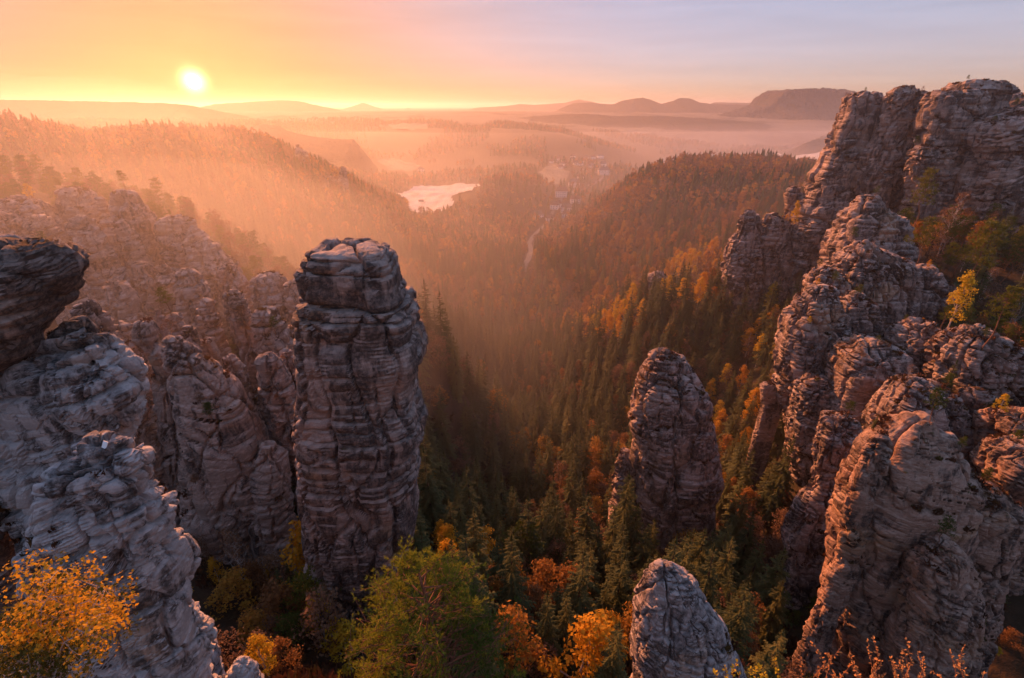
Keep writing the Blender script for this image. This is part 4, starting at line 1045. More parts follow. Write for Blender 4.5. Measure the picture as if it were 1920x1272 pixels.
PAIR = {k_: [two(k_, wg, v[1], v[2]) for wg in v[0]] for k_, v in KIND.items() if not k_.startswith('far')}

# ------------------------------------------------------------------ where the trees stand
def support(x, y):
    """ground or rock top under (x,y)"""
    h = BVH.ray_cast(Vector((x, y, 420)), Vector((0, 0, -1)))
    g = float(ground(x, y)[0])
    if h[0] is not None and h[0].z > g: return h[0].z, True
    return g, False

pts = []
def scatter(r0, r1, sp, hw=R(52)):
    n_ = int(r1 / sp) + 1
    gx_, gy_ = np.meshgrid(np.arange(-n_, n_ + 1) * sp, np.arange(0, n_ + 1) * sp)
    gx_ = gx_.ravel() + rng.uniform(-.48, .48, gx_.size) * sp; gy_ = gy_.ravel() + rng.uniform(-.48, .48, gy_.size) * sp
    r = np.hypot(gx_, gy_); a = np.arctan2(gx_, gy_)
    k_ = (r >= r0) & (r < r1) & (np.abs(a) < hw)
    return np.stack((gx_[k_], gy_[k_]), 1)
xy = np.concatenate((scatter(26, 330, 5.2), scatter(330, 800, 6.0), scatter(800, 1500, 9.5), scatter(1500, 2700, 14.0)))
z = ground(xy[:, 0], xy[:, 1])
r = np.hypot(xy[:, 0], xy[:, 1])
keep = np.ones(len(xy), bool)
for i_, f in enumerate(FXY): keep &= (poly_sd(xy[:, 0], xy[:, 1], f) > 5) & (poly_sd(xy[:, 0] * (1 + 45 / np.maximum(r, 1)), xy[:, 1] * (1 + 45 / np.maximum(r, 1)), f) > 5)
keep &= poly_sd(xy[:, 0], xy[:, 1], RV2) > 12
droad = np.full(len(xy), 1e9)
for a in ROAD: droad = np.minimum(droad, np.hypot(xy[:, 0] - a[0], xy[:, 1] - a[1]))
keep &= droad > 9
pj = proj(np.column_stack((xy, z + 12)))
keep &= (pj[:, 0] > -60) & (pj[:, 0] < 1980) & (pj[:, 1] < 1340)
# clearings far away
cl = fbm(np.column_stack((xy / 170.0, np.zeros(len(xy)))), 3, 77)
keep &= ~((r > 1250) & (cl > 0.10))
village = ((pj[:, 0] > 1020) & (pj[:, 0] < 1140) & (pj[:, 1] > 292) & (pj[:, 1] < 420) & (r > 750))
keep &= ~(village & (rng.uniform(0, 1, len(xy)) < 0.6))
keep &= ~((r > 26) & (r < 42) & (np.abs(xy[:, 0]) < 16) & (rng.uniform(0, 1, len(xy)) < 0.75))
xy, z, r, pj = xy[keep], z[keep], r[keep], pj[keep]

BL = [('gold', 1420, 665, 75, 60), ('gold', 1335, 470, 30, 25), ('gold', 1285, 505, 45, 38), ('gold', 1400, 780, 55, 60), ('gold', 1145, 590, 45, 36), ('gold', 1440, 590, 30, 25), ('gold', 1455, 520, 30, 25),
      ('gold', 835, 1000, 40, 40), ('gold', 910, 1010, 34, 34), ('gold', 815, 860, 40, 26), ('gold', 1100, 1215, 70, 60), ('autumn', 960, 1130, 60, 50), ('autumn', 1060, 1080, 60, 40), ('gold', 1320, 690, 40, 30),
      ('gold', 590, 1160, 50, 70), ('gold', 1080, 600, 30, 20), ('gold', 1200, 560, 40, 25)]
kind = np.empty(len(xy), object)
u1 = rng.uniform(0, 1, len(xy)); u2 = rng.uniform(0, 1, len(xy))
mixn = fbm(np.column_stack((xy / 55.0, np.zeros(len(xy)))), 2, 88)
for i_ in range(len(xy)):
    px_, py_ = pj[i_, 0], pj[i_, 1]; rr_i = r[i_]
    if rr_i < 300:
        pd = 0.22 if 780 < px_ < 1480 and py_ > 560 else 0.35
        if py_ > 1000: pd = 0.45
    elif rr_i < 800: pd = 0.72 if px_ > 980 else 0.6
    else: pd = 0.6
    pd = pd + 0.45 * mixn[i_]
    kd = ('autumn' if u2[i_] < (0.55 if px_ > 900 else 0.4) else 'brown') if u1[i_] < pd else 'spruce'
    if px_ < 620 and 85 < rr_i < 260: kd = 'pine' if u2[i_] < 0.6 else 'brown'
    if px_ > 1500 and rr_i < 230: kd = ('pine', 'pine', 'brown', 'bare', 'spruce', 'autumn')[int(u2[i_] * 6)]
    if px_ < 500 and rr_i < 80: kd = ('autumn', 'brown', 'brown', 'gold')[int(u2[i_] * 4)]
    if rr_i < 420:
        for nm, bx, by, sx, sy in BL:
            if ((px_ - bx) / sx) ** 2 + ((py_ - by) / sy) ** 2 < 1 and u2[i_] < 0.62: kd = nm
    if rr_i > 560: kd = {'spruce': 'far_spruce', 'autumn': 'far_autumn', 'brown': 'far_brown', 'pine': 'far_spruce', 'gold': 'far_autumn', 'bare': 'far_brown'}[kd]
    kind[i_] = kd
# thin broadleaf crowns are wider: drop some of them
keep = ~(np.isin(kind, ('autumn', 'brown', 'gold', 'far_autumn', 'far_brown')) & (rng.uniform(0, 1, len(xy)) < 0.22))
xy, z, r, pj, kind = xy[keep], z[keep], r[keep], pj[keep], kind[keep]
HT = {'spruce': 22, 'autumn': 15, 'gold': 14, 'brown': 15, 'pine': 16, 'bare': 12, 'far_spruce': 19, 'far_autumn': 16, 'far_brown': 16}
scl = (0.55 + 0.65 * rng.beta(2.2, 2.0, len(xy))) * np.where(np.isin(kind, ('far_spruce',)), 0.95, 1.0)
ridge = (pj[:, 0] < 620) & (r > 85) & (r < 260); scl[ridge] *= 0.62
rs = (pj[:, 0] > 1500) & (r < 230); scl[rs] *= np.where(pj[rs, 0] > 1680, 0.85, 0.62)
nl = (pj[:, 0] < 560) & (r < 80); scl[nl] *= 0.5
scl[(r > 1000)] *= 1.1
scl[(kind == 'spruce')] *= 1.05
alive = np.ones(len(xy), bool); vis = np.zeros(len(xy), bool)
cam_v = Vector((0, 0, CAMZ))
for i_ in np.where(r < 420)[0]:
    x_, y_, z_ = xy[i_, 0], xy[i_, 1], z[i_]
    h = BVH.ray_cast(Vector((x_, y_, 420)), Vector((0, 0, -1)))
    if h[0] is not None and h[0].z > z_ - 1: alive[i_] = False; continue
    top = Vector((x_, y_, z_ + HT[kind[i_]] * scl[i_] * 0.9)); d = top - cam_v; L = d.length
    hh = BVH.ray_cast(cam_v, d / L)
    if hh[0] is None: vis[i_] = True
    elif hh[3] > L:
        vis[i_] = True
        gh = float(ground(hh[0].x, hh[0].y)[0])
        if hh[3] < L + 60 and hh[0].z > gh + (10 if pj[i_, 0] < 1000 or r[i_] < 50 else 22) and pj[i_, 0] < 1660: alive[i_] = False
    # trees in the air gap in front of near rocks
vis[r >= 420] = True
size = np.array([HT[k_] for k_ in kind]) * scl * FPX / np.maximum(pj[:, 2], 1)
inframe = (pj[:, 0] > -10) & (pj[:, 0] < 1930) & (pj[:, 1] > -10) & (pj[:, 1] < 1290)

def zone(px_, py_, rr_i):
    if px_ < 620 and rr_i < 300:
        return 'on the hazy left ridge, ' + ('at the left edge' if px_ < 110 else 'above its crest columns' if px_ < 300 else 'along its falling shoulder' if px_ < 470 else 'beside the tall pillar')
    if px_ > 1490 and rr_i < 260:
        return 'among the right cliffs, ' + ('under the skyline towers' if py_ < 400 else 'by the heather-topped dome' if px_ < 1720 else 'towards the right edge' if py_ < 640 else 'around the lower tan rock')
    if py_ > 1000: return 'in the near gully, ' + ('left of the big round pine' if px_ < 600 else 'behind the big round pine' if px_ < 980 else 'left of the grey spire' if px_ < 1200 else 'behind the grey spire' if px_ < 1400 else 'below the big tan rock')
    if rr_i < 130: return ('right beside the tall pillar' if px_ < 860 else 'between the tall pillar and the lone blunt tower' if px_ < 1150 else 'around the foot of the lone blunt tower' if px_ < 1360 else 'between the lone blunt tower and the tan rock')
    if rr_i < 330: return ('behind the tall pillar' if px_ < 860 else 'on the dark valley floor at the centre' if px_ < 1060 else 'beyond the lone blunt tower' if px_ < 1330 else 'on the slope below the notched fin') + (', farther off' if rr_i > 220 else '')
    if px_ > 1000: return 'on the wooded hill before the river' + (', low by the village road' if px_ < 1120 else ', on its near slope' if px_ < 1300 else ', left of the notched fin')
    return 'on the hazy valley side below the meadows'
DESC = {'spruce': ('spruce_tree', 'dark green pointed spruce', 'tree'), 'autumn': ('autumn_tree', 'russet tree', 'tree'), 'gold': ('birch_tree', 'golden yellow birch', 'tree'),
        'brown': ('beech_tree', 'dull brown tree', 'tree'), 'pine': ('pine_tree', 'olive green pine', 'tree'), 'bare': ('birch_tree', 'leafless pale birch', 'tree')}
def place_tree(kd, x_, y_, z_, sc_, rot, label, group=None, var=None, sz=None):
    W, G = PAIR[kd][var % len(PAIR[kd])]
    e = empty(DESC[kd][0], (x_, y_, z_ - 0.15)); e.rotation_euler = (0, 0, rot)
    e.scale = (sc_, sc_, sc_) if sz is None else (sc_ * sz, sc_ * sz, sc_)
    tag(e, label, 'tree', group)
    link('trunk', W, e); link('crown', G, e)
    return e
def szw(v, kd): return 'small ' if v < 0.55 else '' if v < 0.85 else 'tall '
rest = {k_: [] for k_ in KIND}
for kd in KIND:
    ids = np.where(alive & (kind == kd))[0]
    if kd in PAIR:
        sc_ = np.where(vis[ids] & inframe[ids] & (size[ids] > 26), size[ids], 0)
        order = np.argsort(-sc_)
        lim = 280
        single = [j for j in order[:lim] if sc_[j] > 0]
        for j in single:
            i_ = ids[j]; zn = zone(pj[i_, 0], pj[i_, 1], r[i_])
            place_tree(kd, xy[i_, 0], xy[i_, 1], z[i_], scl[i_], rng.uniform(0, 6.28), f'{szw(scl[i_], kd)}{DESC[kd][1]} {zn}', f'{szw(scl[i_], kd)}{DESC[kd][1]}s {zn}', int(rng.integers(0, 8)))
        oth = np.setdiff1d(ids, ids[single])
    else: oth = ids
    rest[kd] = oth

def instancer(name, meshes, P3, rot, sc_, label, cat='trees'):
    """one 'stuff' object whose points carry copies of the given meshes"""
    c = bpy.data.collections.new(name + '_kinds')
    for i_, me in enumerate(meshes):
        c.objects.link(bpy.data.objects.new(f'{name}_kind_{i_}', me))
    me = bpy.data.meshes.new(name); me.vertices.add(len(P3)); me.vertices.foreach_set('co', np.asarray(P3, np.float32).ravel())
    a = me.attributes.new('turn', 'FLOAT', 'POINT'); a.data.foreach_set('value', np.asarray(rot, np.float32))
    a = me.attributes.new('size', 'FLOAT', 'POINT'); a.data.foreach_set('value', np.asarray(sc_, np.float32))
    a = me.attributes.new('pick', 'INT', 'POINT'); a.data.foreach_set('value', rng.integers(0, len(meshes), len(P3)).astype(np.int32))
    o = link(name, me)
    g = bpy.data.node_groups.new(name + '_nodes', 'GeometryNodeTree')
    g.interface.new_socket('Geometry', in_out='INPUT', socket_type='NodeSocketGeometry')
    g.interface.new_socket('Geometry', in_out='OUTPUT', socket_type='NodeSocketGeometry')
    N, Lk = g.nodes, g.links
    gi, go = N.new('NodeGroupInput'), N.new('NodeGroupOutput')
    ip = N.new('GeometryNodeInstanceOnPoints'); ci = N.new('GeometryNodeCollectionInfo')
    ci.inputs['Collection'].default_value = c; ci.inputs['Separate Children'].default_value = True; ci.inputs['Reset Children'].default_value = True
    def attr(nm, ty):
        q = N.new('GeometryNodeInputNamedAttribute'); q.data_type = ty; q.inputs[0].default_value = nm; return q.outputs[0]
    cx_ = N.new('ShaderNodeCombineXYZ'); Lk.new(attr('turn', 'FLOAT'), cx_.inputs[2])
    mp = N.new('GeometryNodeMeshToPoints'); Lk.new(gi.outputs[0], mp.inputs[0])
    Lk.new(mp.outputs[0], ip.inputs['Points']); Lk.new(ci.outputs[0], ip.inputs['Instance']); ip.inputs['Pick Instance'].default_value = True
    Lk.new(attr('pick', 'INT'), ip.inputs['Instance Index']); Lk.new(cx_.outputs[0], ip.inputs['Rotation']); Lk.new(attr('size', 'FLOAT'), ip.inputs['Scale'])
    Lk.new(ip.outputs[0], go.inputs[0])
    md = o.modifiers.new('scatter', 'NODES'); md.node_group = g
    return tag(o, label, cat, kind='stuff')
NAMES = {'spruce': ('spruce_forest', 'dark green spruce forest filling the valley', 'forest'), 'autumn': ('autumn_forest', 'russet broadleaf forest on the valley sides', 'forest'),
         'gold': ('birch_grove', 'golden birches scattered through the valley forest', 'forest'), 'brown': ('beech_forest', 'dull brown broadleaf forest on the valley sides', 'forest'),
         'pine': ('pine_wood', 'pines along the left ridge and right cliffs', 'forest'), 'bare': ('birch_scrub', 'leafless birches among the right cliffs', 'forest'),
         'far_spruce': ('distant_spruce_forest', 'distant hazy conifer forest on the far hills', 'forest'), 'far_autumn': ('distant_autumn_forest', 'distant hazy russet forest on the far hills', 'forest'),
         'far_brown': ('distant_beech_forest', 'distant hazy brown forest on the far hills', 'forest')}
for kd, ids in rest.items():
    if not len(ids): continue
    nm, lb, ct = NAMES[kd]; v = KIND[kd]
    instancer(nm, [joined(f'{nm}_{i_}', wg, v[1], v[2]) for i_, wg in enumerate(v[0])], np.column_stack((xy[ids], z[ids] - 0.15)), rng.uniform(0, 6.28, len(ids)), scl[ids], lb, ct)

# ------------------------------------------------------------------ trees placed one by one
def by_top(kd, px_, py_, Y, label, var=0, wide=1.0, maxs=1.5, group=None):
    """a tree whose tip shows at (px,py) at distance Y, standing on the ground or rock under it"""
    for _k in range(26):             # if the ground lies too deep there, move back along the slope
        q = P(px_, py_, Y); b_, on_rock = support(q[0], q[1])
        H = q[2] - b_
        if H < maxs * HT[kd]: break
        Y *= 1.04
    if H < 0.8: H = 2.0; b_ = q[2] - H if not on_rock else b_
    s = min(H / HT[kd], maxs)
    return place_tree(kd, q[0], q[1], b_, s, px_ * 1.7, label, group, var, sz=wide / max(s, 0.35) * min(s, 1.0) if False else wide)
by_top('gold', 590, 1118, 40, 'orange-gold birch standing left of the big round pine', 0, 1.0)
by_top('pine', 560, 1085, 42, 'olive young pine beside the foot of the tall pillar', 1, 1.2)
by_top('autumn', 510, 1085, 41, 'rusty brown bushy tree left of the orange-gold birch', 1, 1.0)
by_top('gold', 563, 972, 49, 'little bright orange birch at the left foot of the tall pillar', 1, 0.9)
by_top('gold', 838, 985, 68, 'yellow birch just right of the foot of the tall pillar', 2, 1.1)
by_top('gold', 912, 990, 72, 'round orange-yellow birch in front of the dark spruces', 0, 1.15)
by_top('pine', 980, 978, 76, 'full dark pine right of the round orange-yellow birch', 2, 1.3)
by_top('brown', 885, 970, 84, 'pale brown tree behind the round orange-yellow birch', 0, 1.0)
by_top('autumn', 945, 1062, 56, 'copper red broad tree behind the big round pine', 2, 1.2)
by_top('autumn', 1078, 1060, 58, 'tan orange tree in the gully above the bright orange one', 3, 1.0)
by_top('gold', 1112, 1160, 38, 'bright orange broad tree at the bottom edge near the centre', 1, 1.3)
by_top('autumn', 960, 1140, 44, 'orange bush right beside the big round pine', 0, 1.0)
by_top('spruce', 1165, 1036, 55, 'olive spruce left of the grey spire', 1, 1.1)
by_top('spruce', 1110, 920, 80, 'frosted grey-green spruce in the middle of the valley floor', 2, 1.1)
by_top('spruce', 1180, 885, 82, 'tall ragged spruce before the lone blunt tower', 0, 1.2)
by_top('spruce', 1468, 1030, 62, 'tall spruce below the slender jagged fin', 3, 1.2)
by_top('spruce', 1330, 990, 66, 'broad spruce behind the grey spire', 1, 1.3)
by_top('spruce', 1410, 1110, 50, 'dark spruce right of the grey spire', 2, 1.3)
by_top('spruce', 1520, 1110, 52, 'shadowy spruce against the foot of the big tan rock', 0, 1.2)
by_top('pine', 1866, 412, 100, 'tall yellow-green larch-like conifer on the right slope', 2, 1.0, 1.9)
by_top('gold', 1822, 508, 92, 'orange-brown birch at the foot of the tall right conifer', 0, 0.9)
by_top('bare', 1745, 270, 160, 'pale leafless birch under the skyline cap rock', 0, 1.0)
by_top('bare', 1800, 366, 120, 'white-stemmed leaning birch on the right slope', 1, 1.0)
by_top('pine', 1750, 318, 140, 'slim pine on the slope below the skyline towers', 0, 0.8)
by_top('pine', 1748, 410, 122, 'round-topped pine above the heather slope', 3, 0.9)
by_top('pine', 1782, 572, 90, 'bushy young pine behind the lumpy upright block', 1, 1.0)
by_top('pine', 1818, 140, 176, 'tiny windswept pine on the skyline cap rock', 1, 1.0)
by_top('pine', 1812, 820, 47, 'small twisted pine on the shoulder of the big tan rock', 3, 1.2)
by_top('pine', 1900, 535, 78, 'pine with a bent orange trunk at the right edge', 2, 1.0)
by_top('gold', 1448, 490, 190, 'orange birch before the notched fin', 2, 1.0)
by_top('gold', 1497, 376, 196, 'small orange birch between the upright pinnacle and the high cliff', 0, 0.8)
by_top('gold', 1338, 448, 290, 'tall golden birch rising above the slope left of the notched fin', 1, 1.0)
by_top('gold', 1410, 615, 175, 'large golden birch left of the pale cliff prow', 0, 1.4)
by_top('gold', 1455, 812, 105, 'small golden birch under the pale cliff prow', 1, 1.1)
for a_, b2_, y2_, kd_, lb_ in ((395, 985, 50, 'brown', 'heathery brown bush on the bank right under the leaning dome'), (455, 1000, 48, 'brown', 'wide brown bush on the bank left of the tall pillar'), (500, 1045, 45, 'brown', 'dull brown bush above the rusty tree left of the pillar'),
                               (425, 1075, 42, 'autumn', 'russet bush in the gap beside the silver-grey outcrop'), (470, 1150, 38, 'autumn', 'low russet bush near the bottom left of the orange-gold birch'), (535, 1165, 37, 'pine', 'olive bush between two russet ones at the bottom left'),
                               (640, 1170, 34, 'gold', 'yellow-green bush at the left flank of the big round pine'), (1015, 1205, 37, 'brown', 'bare brownish bush right of the big round pine'), (1880, 1110, 50, 'pine', 'dark pine behind the right shoulder of the big tan rock'),
                               (1905, 1180, 44, 'autumn', 'dim russet tree in the lower right corner'), (1860, 1235, 42, 'gold', 'olive-gold bush at the lower right corner')):
    by_top(kd_, a_, b2_, y2_, lb_, int(a_) % 3, 1.5, 0.62)
by_top('bare', 430, 985, 50, 'bare birch on the heathery bank below the leaning dome', 0, 0.8)
by_top('bare', 345, 500, 84, 'bare white tree between the left ridge columns', 1, 0.8)

# ------------------------------------------------------------------ big round pine at the bottom
def big_pine():
    rg = np.random.default_rng(91)
    q = P(778, 1036, 19.0); b_, _ = support(q[0], q[1]); H = q[2] - b_
    e = empty('pine_tree', (q[0], q[1], b_ - 0.1)); tag(e, 'big round dense green pine at the bottom in front of the tall pillar', 'tree')
    W, G, D = Geo(), Geo(), Geo()
    tp = limb_path(rg, (0.6, 0.4, -1), (0, 0, H * 0.97), 0, 9, 0.12)
    W.add(*tube(tp, np.linspace(0.34, 0.05, 9), 8))
    T, T2 = [], []
    CR, z0 = 6.8, H - 13.5
    for k_ in range(195):
        t = 1 - rg.uniform(0, 1) ** 0.62            # more boughs low down
        z = z0 + (H - z0) * t
        L = CR * (1 - t ** 1.35) ** 0.8 * rg.uniform(0.62, 1.06) + 0.25
        a = rg.uniform(0, 2 * math.pi)
        zc = max(z - 0.42 * L, H * 0.22)
        c0 = np.array((np.interp(zc, tp[:, 2], tp[:, 0]), np.interp(zc, tp[:, 2], tp[:, 1]), zc))
        en = np.array((c0[0] + math.cos(a) * L, c0[1] + math.sin(a) * L, z))
        lp = limb_path(rg, c0, en, -0.06, 6, 0.14)
        W.add(*tube(lp, np.linspace(0.075, 0.014, 6), 4))
        sun_side = rg.uniform(0, 1) < 0.5 + 0.45 * (-math.cos(a))  # sun flank mostly gets lighter needles: light put into the needle colour
        for s_ in range(8):
            s0 = rg.uniform(0.5, 1.0); p0 = c0 * (1 - s0) + en * s0
            p1 = p0 + rg.normal(0, 1, 3) * np.array((0.6, 0.6, 0.25)) + np.array((0, 0, 0.35))
            W.add(*tube(np.stack((p0, (p0 + p1) / 2 + rg.normal(0, .05, 3), p1)), [0.02, 0.014, 0.008], 3))
            for m_ in range(9):
                c = p0 * (1 - (s1 := rg.uniform(0.3, 1.1))) + p1 * s1 + rg.normal(0, 0.12, 3)
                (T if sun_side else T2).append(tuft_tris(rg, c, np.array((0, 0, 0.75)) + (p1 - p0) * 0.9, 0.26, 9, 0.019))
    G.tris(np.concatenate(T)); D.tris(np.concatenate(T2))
    for k_ in range(16):                             # dead reddish twigs low in the crown
        a = rg.uniform(3.4, 6.0); z = z0 + rg.uniform(-1, 7); L = CR * rg.uniform(0.5, 0.95) * (1 - ((z - z0) / 14) * 0.6)
        c0 = np.array((0.1, 0.1, z)); en = np.array((math.cos(a) * L, math.sin(a) * L, z + rg.uniform(-0.5, 1.2)))
        lp = limb_path(rg, c0, en, 0.05, 7, 0.25); W.add(*tube(lp, np.linspace(0.05, 0.012, 7), 4))
        for m_ in range(4):
            p0 = lp[rg.integers(3, 7)]; W.add(*tube(limb_path(rg, p0, p0 + rg.normal(0, .6, 3), 0, 4, .2), np.linspace(.018, .006, 4), 3))
    link('trunk', W.mesh('big_pine_trunk', MAT['pinebark']), e)
    link('crown', G.mesh('big_pine_crown_lit', MAT['pine_lit']), e); link('crown', D.mesh('big_pine_crown_shaded', MAT['pine_shaded']), e)
MAT['pine_lit'] = leaf_mat('lit_green_needles', [(0.0, (0.11, 0.16, 0.018)), (0.5, (0.18, 0.23, 0.024)), (1.0, (0.30, 0.29, 0.032))], 0.35)  # needle colours painted as a lit and a shaded side
MAT['pine_shaded'] = leaf_mat('shaded_green_needles', [(0.0, (0.075, 0.125, 0.018)), (0.5, (0.12, 0.175, 0.024)), (1.0, (0.18, 0.21, 0.030))], 0.3)
big_pine()

# ------------------------------------------------------------------ birch reaching in at lower left
def near_birch():
    rg = np.random.default_rng(17)
    bx, by = -10.2, 6.4
    b_, _ = support(bx, by)
    e = empty('birch_tree', (bx, by, b_ - 0.1)); tag(e, 'yellow-leaved birch reaching in at the lower left corner', 'tree')
    base = np.array((bx, by, b_)); W, G, O = Geo(), Geo(), Geo()
    fork = np.array((0.2, 0.0, P(-60, 1290, by)[2] - b_))
    W.add(*tube(limb_path(rg, (0, 0, -0.8), fork, 0, 9, 0.12), np.linspace(0.17, 0.08, 9), 8))
    gy_, go_ = [], []
    for k_ in range(60):
        t = rg.uniform(0, 1)
        if k_ < 34:      # golden outer sprays
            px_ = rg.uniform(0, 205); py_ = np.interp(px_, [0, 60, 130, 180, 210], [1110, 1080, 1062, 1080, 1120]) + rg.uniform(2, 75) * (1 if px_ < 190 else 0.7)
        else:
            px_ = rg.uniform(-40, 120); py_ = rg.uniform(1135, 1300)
        Y = rg.uniform(5.6, 7.6)
        tip = P(px_, py_, Y) - base
        lp = limb_path(rg, fork + rg.normal(0, .15, 3), tip, 0.10, 8, 0.16)
        W.add(*tube(lp, np.linspace(0.035 if k_ % 4 == 0 else 0.018, 0.004, 8), 4))
        for m_ in range(5):
            p0 = lp[rg.integers(4, 8)]; en = p0 + rg.normal(0, 0.22, 3) + np.array((0.06, 0, -0.03))
            W.add(*tube(np.stack((p0, (p0 + en) / 2 + rg.normal(0, .02, 3), en)), [0.006, 0.004, 0.002], 3))
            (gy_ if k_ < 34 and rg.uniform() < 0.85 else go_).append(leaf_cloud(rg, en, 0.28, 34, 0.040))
    G.quads(np.concatenate(gy_)); O.quads(np.concatenate(go_))
    link('trunk', W.mesh('near_birch_trunk', MAT['birchbark']), e)
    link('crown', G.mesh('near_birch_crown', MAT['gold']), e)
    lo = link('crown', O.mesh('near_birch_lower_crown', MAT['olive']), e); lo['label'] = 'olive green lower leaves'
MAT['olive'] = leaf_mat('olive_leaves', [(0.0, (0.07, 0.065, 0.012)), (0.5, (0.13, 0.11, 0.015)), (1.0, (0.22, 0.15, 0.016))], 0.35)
near_birch()

# ------------------------------------------------------------------ heather sprigs close to the lens
MAT['sprig'] = leaf_mat('heather_leaves', [(0.0, (0.50, 0.20, 0.06)), (0.5, (0.62, 0.32, 0.12)), (1.0, (0.68, 0.46, 0.28))], 0.45)
MAT['sprigy'] = leaf_mat('yellow_shoots', [(0.0, (0.36, 0.28, 0.02)), (0.5, (0.50, 0.38, 0.03)), (1.0, (0.52, 0.46, 0.12))], 0.45)
MAT['stem'] = plain_mat('heather_stem', (0.19, 0.08, 0.045), 0.9, 0.3, 60)
def heather(tips, label, leafm, seed, lsz, Yr=(0.98, 1.25)):
    rg = np.random.default_rng(seed); W, G = Geo(), Geo()
    tip0 = np.array([P(a, b_, rg.uniform(*Yr)) for a, b_ in tips])
    mx = tip0[:, 0].mean(); by = 0.72
    bz, _ = support(mx, by)
    base = np.array((mx, by, bz)); e = empty('heather_bush', tuple(base)); tag(e, label, 'heather')
    L_ = []
    for tp in tip0:
        f = np.array(((tp[0] - mx) * 0.45, 0.02, 0.0)) + rg.normal(0, .012, 3) * np.array((1, 1, 0)) + np.array((0, 0, -0.02))
        lp = limb_path(rg, f, tp - base, 0.05, 12, 0.30); lp[:, 0] += 0.03 * np.sin(np.linspace(0, 2.6, 12)) * rg.normal(0, 1)
        W.add(*tube(lp, np.linspace(0.0032, 0.0012, 12), 5))
        br = [lp[4:]]
        for m_ in range(6):
            i0 = rg.integers(4, 10); en = lp[i0] + (lp[-1] - lp[i0]) * rg.uniform(.25, .6) + rg.normal(0, 0.040, 3)
            b2 = limb_path(rg, lp[i0], en, 0.06, 7, 0.15); W.add(*tube(b2, np.linspace(0.0018, 0.0008, 7), 4)); br.append(b2)
        for b2 in br:
            n_ = max(10, int(np.linalg.norm(b2[-1] - b2[0]) / 0.0026))
            tt = np.linspace(0.18, 1, n_); k_ = np.linspace(0, 1, len(b2))
            c = np.stack([np.interp(tt, k_, b2[:, i_]) for i_ in range(3)], 1)
            for cc_ in c:
                if rg.uniform() < 0.5: continue
                d = rg.normal(0, 1, 3); d[2] += 0.9; d /= np.linalg.norm(d); s = np.cross(d, rg.normal(0, 1, 3)); s /= np.linalg.norm(s)
                l_ = lsz * rg.uniform(0.6, 1.2)
                L_.append((cc_, cc_ + d * l_ * .5 + s * l_ * .28, cc_ + d * l_, cc_ + d * l_ * .5 - s * l_ * .28))
    G.quads(np.array(L_))
    link('stem', W.mesh('heather_stems', MAT['stem']), e); link('foliage', G.mesh('heather_foliage', leafm), e)
heather([(1498, 1228), (1520, 1205), (1545, 1225), (1570, 1215), (1590, 1240)], 'reddish heather sprig in the foreground, leftmost of the pair', MAT['sprig'], 5, 0.012)
heather([(1636, 1192), (1650, 1240), (1678, 1235), (1695, 1200), (1722, 1222), (1748, 1232), (1775, 1222), (1800, 1210)], 'tall pinkish heather sprigs in the foreground at lower right', MAT['sprig'], 6, 0.012)
heather([(1338, 1258), (1362, 1248), (1385, 1240), (1402, 1252), (1428, 1250), (1458, 1236), (1440, 1262)], 'yellow-green shoots in the foreground beside the grey spire', MAT['sprigy'], 7, 0.016)

# ------------------------------------------------------------------ heather and grass on the rocks
def tuft(seed, n=34, tall=0.9):
    rg = np.random.default_rng(seed); a = rg.uniform(0, 6.28, n); rr_ = rg.uniform(0, 0.5, n) ** 0.7
    p = np.stack((np.cos(a) * rr_, np.sin(a) * rr_, np.full(n, -0.08)), 1)
    d = np.stack((np.cos(a) * 0.5 * rg.uniform(0, 1.2, n), np.sin(a) * 0.5 * rg.uniform(0, 1.2, n), np.ones(n) * tall * rg.uniform(.5, 1.1, n)), 1) * 0.6
    s = rg.normal(0, 0.13, (n, 3)); G = Geo(); G.tris(np.stack((p + s, p - s, p + d), 1)); return G
TM = [tuft(i_).mesh(f'heather_tuft_{i_}', MAT['heather']) for i_ in range(4)]
pp, ss = [], []
for v, cq in ROCKM[1:]:
    c = v[cq].mean(1); e1 = v[cq[:, 2]] - v[cq[:, 0]]; e2 = v[cq[:, 3]] - v[cq[:, 1]]
    nn = np.cross(e1, e2); ar = np.linalg.norm(nn, axis=1) / 2; up = np.abs(nn[:, 2]) / (2 * ar + 1e-9)
    dist = np.linalg.norm(c - np.array((0, 0, CAMZ)), axis=1)
    no = fbm(c / 3.2, 2, 55)
    ok = (up > 0.62) & (no > np.where(dist > 40, -0.02, 0.22)) & (dist > 4)
    dens = np.where(dist > 40, 1.1, 2.2) * ar
    cnt = rng.poisson(np.clip(dens * ok, 0, 6))
    for i_ in np.where(cnt > 0)[0]:
        for _ in range(cnt[i_]):
            w = rng.dirichlet((1, 1, 1, 1)); pp.append((v[cq[i_]] * w[:, None]).sum(0)); ss.append(rng.uniform(0.35, 1.0) * (0.42 if dist[i_] < 40 else 1.0))
instancer('heather_cover', TM, np.array(pp), rng.uniform(0, 6.28, len(pp)), np.array(ss), 'brown heather and dry grass on the rock tops', 'heather')
# undergrowth on the near slopes
uxy = np.concatenate((scatter(14, 130, 1.5, R(56)),))
uz = ground(uxy[:, 0], uxy[:, 1]); upj = proj(np.column_stack((uxy, uz)))
ok = (upj[:, 0] > -50) & (upj[:, 0] < 1970) & (upj[:, 1] < 1330) & (fbm(np.column_stack((uxy / 6, np.zeros(len(uxy)))), 2, 3) > -0.25)
uxy, uz = uxy[ok], uz[ok]
instancer('undergrowth', TM, np.column_stack((uxy, uz)), rng.uniform(0, 6.28, len(uxy)), rng.uniform(0.8, 2.2, len(uxy)), 'brown undergrowth on the near forest slopes', 'undergrowth')

